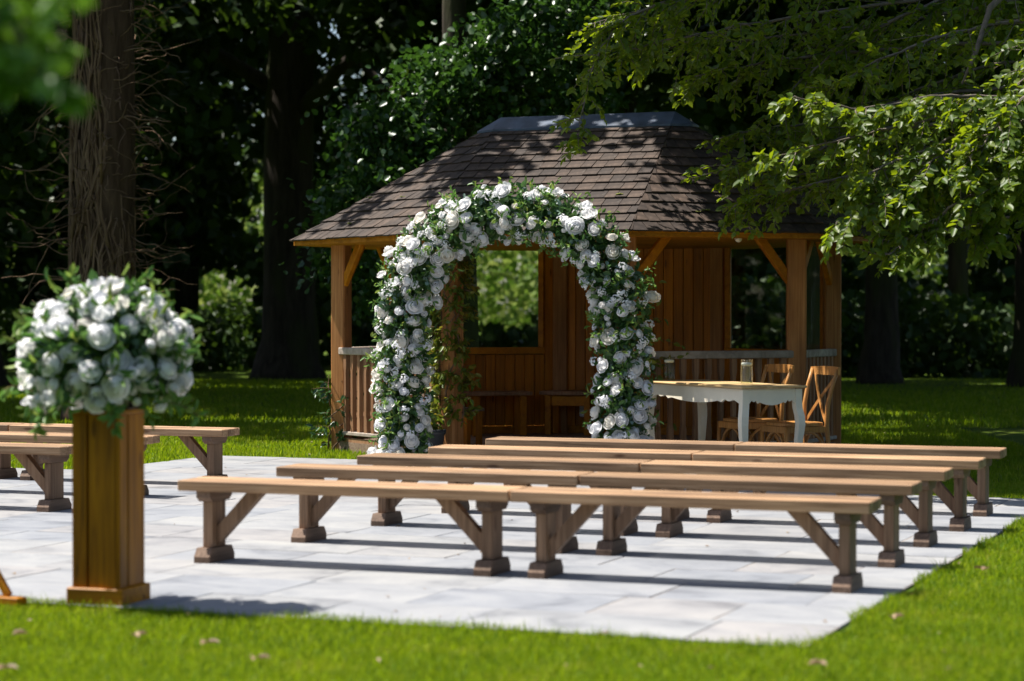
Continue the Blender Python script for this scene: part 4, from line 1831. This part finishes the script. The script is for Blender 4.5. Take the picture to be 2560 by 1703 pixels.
# unseen high leaf patches added to shade the gazebo roof and the lawns
bag = LeafBag()
SHADE_UP = [((-3.3, 21.9, 7.7), (1.2, .9, .6), 330), ((-1.5, 22.0, 7.9), (1.3, .9, .7), 620), ((.3, 22.1, 7.8), (1.5, 1.0, .7), 1250), ((1.8, 23.2, 7.6), (1.5, 1.4, .8), 1500),
      ((3.6, 23.2, 7.6), (1.6, 1.6, .8), 2000), ((.2, 25.4, 8.0), (1.7, 1.7, .8), 1700), ((5.4, 26.2, 7.8), (1.8, 1.8, .9), 1900), ((4.7, 23.6, 7.7), (1.6, 1.5, .8), 1700), ((2.2, 28.6, 8.0), (2, 2, 1), 1900), ((.9, 21.4, 7.3), (1.2, .6, .6), 1100), ((2.6, 26.0, 8.0), (2.4, 2.4, 1.2), 2300), ((4.2, 29.5, 8.2), (2.6, 2.6, 1.2), 2500), ((.6, 29.5, 8.6), (2.4, 2.4, 1.2), 2200)]
P_, O_ = crown_points([(rel(XD(*q), b8), r, n) for q, r, n in SHADE_UP], .45)
n_ = len(P_)
V, F = rhomb_arrays(P_, RNG.normal(size=(n_, 3)), RNG.normal(size=(n_, 3)) * .6 + np.array((0, 0, 1.0)), RNG.uniform(.16, .26, n_), .8)
bag.add(V, F)
bag.build('shading_upper_crown', M_MAPLE, mp)
m = MB()
for q, _r, _n in SHADE_UP:
    m.tube([(-.18, .1, 5.6), tuple((np.array(rel(XD(*q), b8)) + np.array((0, 0, 5.6 + .6))) / 2), rel(XD(*q), b8)], [.07, .05, .015], 7)
m.build('upper_shade_limbs', M_BARK_DARK, mp)


# far woods that close the view (one mass) and a sunlit thicket beyond
def thicket(name, X0, X1, D0, D1, z0, z1, n, leaf, mat, holes=(), label=None):
    X = RNG.uniform(X0, X1, n * 2)
    D = RNG.uniform(D0, D1, n * 2)
    top = z1 * (.80 + .2 * np.sin(X * .55 + 1.0) * np.sin(X * .23 + D * .1) + .08 * np.sin(X * 1.7))
    Z = z0 + (top - z0) * RNG.uniform(0, 1, n * 2) ** .9
    keep = np.ones(n * 2, bool)
    px = 1280 + FPX * X / D
    for (hx, hz, rx, rz) in holes:                             # gaps between the shrubs
        keep &= ((X - hx) / rx) ** 2 + ((Z - hz) / rz) ** 2 > RNG.uniform(.5, 1.2, n * 2)
    X, D, Z = X[keep][:n], D[keep][:n], Z[keep][:n]
    n = len(X)
    P = np.stack([X * CY - D * SY, X * SY + D * CY, Z], 1)
    bag = LeafBag()
    V, F = rhomb_arrays(P, RNG.normal(size=(n, 3)), RNG.normal(size=(n, 3)) + np.array((0, -.3, .6)), RNG.uniform(leaf[0], leaf[1], n), .8)
    bag.add(V, F)
    return bag.build(name, mat, kind='stuff', label=label)


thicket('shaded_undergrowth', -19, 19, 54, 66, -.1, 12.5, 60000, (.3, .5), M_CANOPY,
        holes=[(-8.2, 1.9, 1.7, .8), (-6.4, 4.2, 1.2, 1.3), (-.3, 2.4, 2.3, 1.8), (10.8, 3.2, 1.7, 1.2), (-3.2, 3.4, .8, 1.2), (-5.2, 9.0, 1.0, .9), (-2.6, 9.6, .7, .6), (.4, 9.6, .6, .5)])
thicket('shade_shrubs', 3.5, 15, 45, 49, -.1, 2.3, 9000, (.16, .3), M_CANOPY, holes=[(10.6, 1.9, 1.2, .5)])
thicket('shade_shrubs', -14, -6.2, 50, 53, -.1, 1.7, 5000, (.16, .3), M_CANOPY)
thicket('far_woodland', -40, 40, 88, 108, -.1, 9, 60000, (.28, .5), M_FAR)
# unseen trees and hedges around the camera, added for window reflections and less fill
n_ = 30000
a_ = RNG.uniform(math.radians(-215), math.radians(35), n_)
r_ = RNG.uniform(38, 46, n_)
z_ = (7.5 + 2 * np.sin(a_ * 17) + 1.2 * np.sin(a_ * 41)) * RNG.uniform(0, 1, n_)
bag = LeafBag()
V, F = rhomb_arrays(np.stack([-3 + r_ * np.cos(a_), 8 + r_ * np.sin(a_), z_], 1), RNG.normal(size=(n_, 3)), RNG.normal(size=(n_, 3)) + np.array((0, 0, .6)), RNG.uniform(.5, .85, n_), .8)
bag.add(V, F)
bag.build('unseen_treeline', M_CANOPY, kind='stuff')
# the rest of the wood around and above: every tree with its own trunk and crown
WOOD = [(-16, 33), (-13, 48), (-21, 42), (-8.5, 57), (4.5, 60), (11, 54), (15.5, 43), (14, 31), (-14.5, 31), (18, 57), (-16, 61),
        (-22, 54), (-6.8, 35), (1.2, 38), (-24, 30), (4.6, 33.5)]
WLAB = {(-8.5, 57): 'slim dark trunk in the wood between the ivy clad trunk and the massive trunk', (-13, 48): 'dark tree behind the ivy clad trunk at the left edge of the wood',
        (4.5, 60): 'dark trunk far behind the right half of the gazebo', (11, 54): 'slim dark trunk just left of the ridged trunk at the far right',
        (-6.8, 35): 'dark tree whose crown hangs behind the ivy clad trunk', (1.2, 38): 'dark tree whose crown hangs above the roof ridge',
        (4.6, 33.5): 'dark trunk close behind the right corner of the gazebo'}
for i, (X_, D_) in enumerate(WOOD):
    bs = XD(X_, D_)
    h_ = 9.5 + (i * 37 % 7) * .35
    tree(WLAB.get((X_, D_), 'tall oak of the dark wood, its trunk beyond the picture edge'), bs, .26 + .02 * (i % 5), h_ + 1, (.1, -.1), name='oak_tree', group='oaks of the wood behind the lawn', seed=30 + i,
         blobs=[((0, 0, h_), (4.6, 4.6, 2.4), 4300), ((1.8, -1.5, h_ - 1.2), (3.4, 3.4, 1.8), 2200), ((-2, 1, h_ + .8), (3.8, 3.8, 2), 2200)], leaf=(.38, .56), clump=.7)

# ------------------------------------------------------------------ beech boughs reaching in from the right


def spray(bag, twigs, P, r0, r1, n_side, side_len, leafL, rs, droop=.35, leafn=9, flat=.8, skip=.15, tilt=(0, 0), mess=.6):
    """a bough through the points P with planar leafy side twigs"""
    P = [np.array(p, float) for p in P]
    # resample smoothly
    pts = []
    for i in range(len(P) - 1):
        p0, p1, p2, p3 = P[max(i - 1, 0)], P[i], P[i + 1], P[min(i + 2, len(P) - 1)]
        for t in np.linspace(0, 1, 8, endpoint=False):
            pts.append(.5 * ((2 * p1) + (-p0 + p2) * t + (2 * p0 - 5 * p1 + 4 * p2 - p3) * t * t + (-p0 + 3 * p1 - 3 * p2 + p3) * t ** 3))
    pts.append(P[-1])
    pts = np.array(pts)
    n = len(pts)
    pts[1:-1] += RNG.normal(size=(n - 2, 3)) * .008
    twigs.tube([tuple(p) for p in pts], list(np.linspace(r0, r1, n)), 6)
    B, dd, nn = [], [], []
    for k in range(n_side):
        f = skip + (1 - skip) * (k + rs.uniform(0, 1)) / n_side
        x = f * (n - 1)
        i = min(int(x), n - 2)
        p = pts[i] + (pts[i + 1] - pts[i]) * (x - i)
        ax = pts[i + 1] - pts[i]
        ax /= np.linalg.norm(ax)
        sgn = 1 if k % 2 else -1
        s = np.cross(ax, np.array((0, 0, 1.0)))
        s /= max(np.linalg.norm(s), .2)
        d = ax * rs.uniform(.3, .9) + s * sgn * rs.uniform(.2, 1.0) + np.array((0, 0, rs.uniform(-.8, .35) - droop * .4)) + RNG.normal(size=3) * .25
        d /= np.linalg.norm(d)
        ln = side_len * (1 - .55 * f) * rs.uniform(.6, 1.2)
        tw = []
        q = p.copy()
        for j in range(leafn):
            tw.append(q.copy())
            d = d + np.array((0, 0, -droop * .09)) + RNG.normal(size=3) * .10
            d /= np.linalg.norm(d)
            q = q + d * ln / leafn
        tw.append(q)
        twigs.tube([tuple(t_) for t_ in tw[::3] + [tw[-1]]], list(np.linspace(.0045, .0015, len(tw[::3]) + 1)), 4)
        up = np.array((tilt[0], tilt[1], 1.0)) * flat + RNG.normal(size=3) * .25
        for j in range(1, leafn + 1):
            loc = tw[j]
            dj = tw[j] - tw[j - 1]
            dj /= max(np.linalg.norm(dj), 1e-6)
            sj = np.cross(dj, up)
            sj /= max(np.linalg.norm(sj), 1e-6)
            for sg in ((1, -1) if rs.random() < .75 else (1,)):
                B.append(loc)
                dd.append(dj * .7 + sj * sg * .85 + RNG.normal(size=3) * .4 + np.array((0, 0, -.15)))
                nn.append(up + RNG.normal(size=3) * mess)
        B.append(tw[-1])
        dd.append(dj)
        nn.append(up)
    B, dd, nn = map(np.array, (B, dd, nn))
    V, F = leaf_arrays(B, dd, nn, RNG.uniform(leafL[0], leafL[1], len(B)), .62, .10)
    bag.add(V, F)


rs = random.Random(11)
bb = XD(6.2, 20.5)
be = thing('beech_tree', 'beech tree at the right whose sunlit boughs hang over the gazebo', 'tree', bb)
m = MB()
trunk_mesh(m, [(0, 0, -.05), (0, 0, .3), (0, .05, 1.5), (.1, 0, 4), (0, .1, 7), (0, 0, 11)], [.55, .42, .38, .35, .28, .18], 18, .04, 21)
m.build('trunk', M_BARK_DARK, be)


def wb(px, py, D):
    return rel(W(px, py, D), bb)


bag = LeafBag()
tw = MB()
LIT = [  # sunlit outer sprays
    ([(2800, 200, 16.8), (2560, 250, 16.5), (2330, 300, 16.3), (2120, 345, 16.2), (1915, 400, 16.1)], 34, .55),
    ([(2560, 250, 16.5), (2350, 240, 16.3), (2150, 270, 16.1), (1985, 240, 16.0)], 26, .45),
    ([(2800, 330, 16.4), (2560, 380, 16.2), (2380, 420, 16.0), (2230, 480, 15.9), (2085, 565, 15.8)], 34, .55),
    ([(2800, 430, 16.0), (2520, 450, 15.9), (2380, 520, 15.8), (2300, 580, 15.8), (2220, 635, 15.7)], 28, .45),
    ([(2800, 80, 16.4), (2620, 160, 16.3), (2500, 260, 16.2), (2460, 400, 16.1)], 26, .55),
    ([(2850, 250, 15.9), (2650, 320, 15.8), (2540, 400, 15.7), (2480, 480, 15.7)], 24, .5),
    ([(2800, -60, 16.6), (2640, 60, 16.5), (2560, 180, 16.3), (2520, 320, 16.2)], 24, .5),
    ([(2500, 300, 16.3), (2330, 370, 16.1), (2200, 420, 16.0), (2140, 470, 15.9)], 24, .45),
    ([(2700, 250, 16.1), (2500, 330, 16.0), (2330, 400, 15.9), (2250, 530, 15.8)], 30, .5),
    ([(2760, 150, 16.0), (2600, 210, 15.9), (2480, 330, 15.8), (2400, 430, 15.7)], 30, .5),
    ([(2800, 500, 16.2), (2620, 470, 16.1), (2500, 520, 16.0), (2440, 600, 15.9)], 22, .4),
]
for P, ns, sl in LIT:
    spray(bag, tw, [wb(*p) for p in P], .016, .004, int(ns * 1.25), sl, (.055, .092), rs, tilt=(-.35, -.8))
DIM = [  # darker boughs behind and above
    ([(2900, -120, 19.0), (2400, -20, 18.6), (2000, 40, 18.2), (1720, 90, 17.8), (1560, 130, 17.5)], 60, .7),
    ([(2600, -150, 18.0), (2100, -80, 17.8), (1720, -10, 17.5), (1520, 90, 17.3), (1440, 350, 17.0)], 46, .55),
    ([(2700, 100, 19.0), (2250, 120, 18.8), (1950, 150, 18.5), (1740, 190, 18.3)], 50, .65),
    ([(2600, 350, 18.3), (2250, 420, 18.0), (2000, 470, 17.8), (1830, 520, 17.6)], 40, .6),
    ([(2600, 300, 18.8), (2200, 320, 18.6), (1980, 400, 18.3), (1820, 420, 18.0)], 40, .7),
    ([(2900, 40, 17.6), (2500, 60, 17.4), (2250, 130, 17.2), (2060, 230, 17.0)], 40, .7),
    ([(2700, 500, 18.6), (2450, 560, 18.4), (2200, 600, 18.2)], 20, .5),
    ([(2900, 200, 20), (2400, 230, 19.8), (2050, 300, 19.5), (1850, 330, 19.2)], 46, .8),
    ([(2900, -80, 20.5), (2400, 30, 20.2), (1950, 90, 20), (1620, 120, 19.6)], 60, .75),
    ([(2900, -200, 20), (2300, -120, 19.8), (1850, -40, 19.5), (1480, 60, 19.2)], 60, .9),
    ([(2900, 120, 21), (2500, 160, 20.8), (2200, 260, 20.5), (1980, 330, 20.2)], 50, .9),
    ([(2700, -120, 18.8), (2300, 20, 18.5), (2080, 140, 18.3), (1950, 260, 18.1)], 40, .7),
    ([(2700, 250, 19.2), (2400, 350, 19.0), (2150, 400, 18.8), (1950, 450, 18.5)], 44, .7),
]
for P, _ns, _sl in LIT + DIM:                                   # every bough springs from the trunk
    q = np.array(wb(*P[0]))
    z_ = min(max(q[2] - .5, 2.2), 8.5)
    mid = q * .5 + np.array((0, 0, z_ * .5 + .25))
    tw.tube([(0, 0, z_), tuple(mid), tuple(q)], [.075, .045, .018], 7)
for P, ns, sl in DIM:
    spray(bag, tw, [wb(*p) for p in P], .022, .004, int(ns * 1.15), sl, (.052, .088), rs)
bag.build('crown', M_BEECH, be)
# upper crown, mostly above the picture, plus leaf patches added to shade the boughs
bag = LeafBag()
P_, O_ = crown_points([((0, 0, 9.5), (4.0, 4.0, 2.8), 5200), (rel(XD(3.2, 23, 6.6), bb), (3.0, 2.2, 1.3), 3800), (rel(XD(6.5, 24, 6.0), bb), (3.0, 3.0, 1.8), 3600),
                       (rel(XD(6.8, 19.0, 7.0), bb), (2.2, 2.2, 1.6), 2200), (rel(XD(-1.3, 17.95, 7.6), bb), (.8, .35, .5), 1500), (rel(XD(-.2, 18.05, 7.6), bb), (.9, .4, .5), 1800), (rel(XD(1.0, 18.3, 7.6), bb), (.9, .5, .5), 1800), (rel(XD(.5, 19.35, 7.5), bb), (1.0, .5, .5), 2300), (rel(XD(1.9, 18.7, 7.4), bb), (.9, .5, .6), 2000), (rel(XD(3.2, 18.9, 7.2), bb), (1.0, .6, .6), 1800), (rel(XD(.6, 20.7, 7.4), bb), (1.4, .9, .7), 2600), (rel(XD(1.6, 22.0, 7.4), bb), (1.4, 1.0, .7), 1800), (rel(XD(2.4, 19.5, 7.2), bb), (1.5, .8, .9), 2500), (rel(XD(2.6, 20.8, 7.2), bb), (1.7, 1.5, .9), 2600)], .5)
n_ = len(P_)
V, F = rhomb_arrays(P_, RNG.normal(size=(n_, 3)), RNG.normal(size=(n_, 3)) * .7 + np.array((0, 0, 1.0)), RNG.uniform(.16, .26, n_), .75)
bag.add(V, F)
bag.build('shading_upper_crown', M_BEECH, be)
tw.tube([wb(2760, -260, 17.6), wb(2475, 20, 17.2), wb(2440, 130, 17.1), wb(2405, 210, 17.0)], [.05, .026, .02, .008], 8)
tw.tube([(0, 0, 5.5), wb(3000, -300, 18.5), wb(2760, -260, 17.6)], [.12, .08, .05], 8)
tw.tube([(0, 0, 4.0), wb(3100, 100, 18), wb(2800, 200, 16.8)], [.1, .05, .018], 8)
tw.build('boughs', M_TWIG, be)

# blurred branch hanging into the top left corner, close to the camera
bn = XD(-2.6, 4.6)
nb = thing('overhanging_branch', 'out of focus leafy green branch hanging into the top left corner', 'branch', bn + Vector((0, 0, 2.6)))
bn3 = bn + Vector((0, 0, 2.6))
bag = LeafBag()
tw = MB()
for P, ns, sl in (([(-300, -60, 4.7), (-80, 20, 4.6), (80, 120, 4.5), (215, 260, 4.5)], 15, .14),
                  ([(-250, -150, 4.6), (-40, -60, 4.5), (110, 10, 4.5), (200, 60, 4.4)], 12, .11),
                  ([(-250, 60, 4.7), (-60, 130, 4.6), (60, 200, 4.6), (130, 240, 4.6)], 12, .11),
                  ([(-250, 0, 4.7), (-70, 50, 4.7), (60, 90, 4.6), (200, 125, 4.6)], 12, .10)):
    spray(bag, tw, [rel(W(p[0] - 45, p[1] - 45, p[2]), bn3) for p in P], .006, .002, ns, sl, (.05, .075), rs, leafn=3)
bag.build('leaves', M_NEARLEAF, nb)
tw.build('twigs', M_TWIG, nb)

# ------------------------------------------------------------------ grass


def on_paving(u, v):
    wob = .035 * np.sin(u * 3.1 + 1) + .025 * np.sin(v * 4.3) + .02 * np.sin((u + v) * 9)
    main = (u < T_U1 - .015 + wob) & (v > T_V0 + .02 + wob) & (v < T_V1 - .02 + wob) & (u > T_U0)
    # rounded near right corner
    cu, cv, r = T_U1 - .22, T_V0 + .22, .22
    main &= ~((u > cu) & (v < cv) & ((u - cu) ** 2 + (v - cv) ** 2 > r * r))
    ext = (u > E_U0 + wob) & (u < E_U1 + wob) & (v < E_V1 - .02 + wob) & (v >= T_V1 - .1)
    return main | ext


def in_gazebo(u, v):
    inside = np.ones(len(u), bool)
    pts = [np.array(PO[k]) for k in ORDER]
    for i in range(8):
        a, b = pts[i], pts[(i + 1) % 8]
        d = b - a
        inside &= (d[0] * (v - a[1]) - d[1] * (u - a[0])) > -.05 * np.hypot(*d)
    return inside


def grass(name, X0, X1, D0, D1, dens, h, wdt, beside=False):
    area = (X1 - X0) * (D1 - D0)
    n = int(area * dens)
    X = RNG.uniform(X0, X1, n)
    D = RNG.uniform(D0, D1, n)
    # only what lies within or just beside the view
    k = (np.abs(X) >= D * .245 + .25) if beside else (np.abs(X) < D * .245 + .25)
    X, D = X[k], D[k]
    u = X * CY - D * SY
    v = X * SY + D * CY
    k = ~on_paving(u, v) & ~in_gazebo(u, v)
    u, v, D = u[k], v[k], D[k]
    n = len(u)
    tuft = .7 + .5 * np.sin(u * 5 + 2 * np.sin(v * 3)) * np.sin(v * 6 + u) * .5
    edge = np.exp(-np.minimum(np.abs(u - T_U1), np.abs(v - T_V0)) / .06)
    H = RNG.uniform(h[0], h[1], n) * (.75 + .35 * tuft) * (1 + .45 * edge) * np.where(RNG.random(n) < .04, 1.6, 1)
    a = RNG.uniform(0, 2 * np.pi, n)
    lean = np.abs(RNG.normal(0, .45, n))
    b = RNG.uniform(0, 2 * np.pi, n)
    base = np.stack([u, v, np.full(n, -.014)], 1)
    sx = np.stack([np.cos(a), np.sin(a), np.zeros(n)], 1) * (RNG.uniform(.7, 1.2, n) * wdt)[:, None] * .5
    ld = np.stack([np.cos(b), np.sin(b), np.zeros(n)], 1)
    mid = base + ld * (lean * H * .25)[:, None] + np.array((0, 0, 1.0)) * (H * .55)[:, None]
    tip = base + ld * (lean * H)[:, None] + np.array((0, 0, 1.0)) * (H * np.sqrt(np.clip(1 - lean * .3, .2, 1)))[:, None]
    V = np.stack([base - sx, base + sx, mid + sx * .8, mid - sx * .8, tip], 1).reshape(-1, 3)
    i = np.arange(n)[:, None] * 5
    # quads plus tip triangles: two meshes would be wasteful, so the tip is a thin quad
    F = np.concatenate([i + np.array([[0, 1, 2, 3]])], 0)
    T = i + np.array([[3, 2, 4]])
    me = bpy.data.meshes.new(name)
    me.vertices.add(len(V))
    me.vertices.foreach_set('co', V.astype(np.float32).ravel())
    nq, ntr = len(F), len(T)
    me.loops.add(nq * 4 + ntr * 3)
    me.loops.foreach_set('vertex_index', np.concatenate([F.ravel(), T.ravel()]).astype(np.int32))
    me.polygons.add(nq + ntr)
    me.polygons.foreach_set('loop_start', np.concatenate([np.arange(nq) * 4, nq * 4 + np.arange(ntr) * 3]).astype(np.int32))
    me.materials.append(M_GRASS)
    me.update(calc_edges=True)
    return link(name, me, kind='stuff')


grass('grass', -2.6, 2.9, 7.2, 10.6, 11000, (.018, .042), .0042)
grass('grass', 1.2, 4.2, 10.6, 17.5, 4600, (.02, .045), .0055)
grass('grass', -5.2, 5.2, 17.5, 26, 1500, (.03, .065), .009)
grass('grass', -10, 10.5, 26, 44, 330, (.04, .08), .018)
grass('grass', -8, 9, 4, 26, 900, (.025, .055), .012, True)

# small pale flecks of leaf litter and clover scattered over turf and paving
n_ = 420
X_ = RNG.uniform(-6, 5, n_)
D_ = RNG.uniform(7.4, 26, n_) 
u_, v_ = X_ * CY - D_ * SY, X_ * SY + D_ * CY
k_ = ~in_gazebo(u_, v_) & (~on_paving(u_, v_) | (RNG.random(n_) < .35))
u_, v_ = u_[k_], v_[k_]
n_ = len(u_)
zz = np.where(on_paving(u_, v_), .009, .026)
V, F = leaf_arrays(np.stack([u_, v_, zz], 1), RNG.normal(size=(n_, 3)) * np.array((1, 1, .15)), RNG.normal(size=(n_, 3)) * .25 + np.array((0, 0, 1)), RNG.uniform(.012, .035, n_), .6, .15)
link('leaf_litter', quick_mesh('leaf_litter', V, F, M_DEADLEAF), kind='stuff')

# fallen leaves and twigs on the lawn
FALL = [((2455, 1440), 9.9, 'curled tan leaf lying on the lawn right of the benches'), ((2225, 1560), 9.1, 'pair of dry brown leaves on the lawn by the terrace corner'),
        ((2060, 1680), 8.1, 'dry leaf on the grass at the bottom right'), ((330, 1607), 9.0, 'dark dry leaf on the grass below the pedestal'),
        ((520, 1625), 8.9, 'pale fallen leaf on the grass right of the pedestal'), ((30, 1605), 9.0, 'pale leaf on the grass near the left picture edge'),
        ((640, 1665), 8.3, 'cream leaf on the grass at the bottom of the picture'), ((20, 1690), 8.0, 'pale leaf in the bottom left corner')]
for (px, py), D, lb in FALL:
    D = FPX * CAM_H / (py - 782.3)
    p = W(px, py, D)
    o_ = thing('fallen_leaf', lb, 'leaf', (p.x, p.y, .028), random.uniform(0, 6.28), 'fallen leaves on the lawn')
    B = np.array([(0, 0, 0), (.03, .015, .004)])
    V, F = leaf_arrays(B, np.array([(1, .2, .1), (-.4, 1, .1)]), np.array([(0.1, 0, 1), (.2, .1, 1)]), [.07, .055], .5, .22)
    bag = LeafBag()
    bag.add(V, F)
    bag.build('blade', M_DEADLEAF, o_)
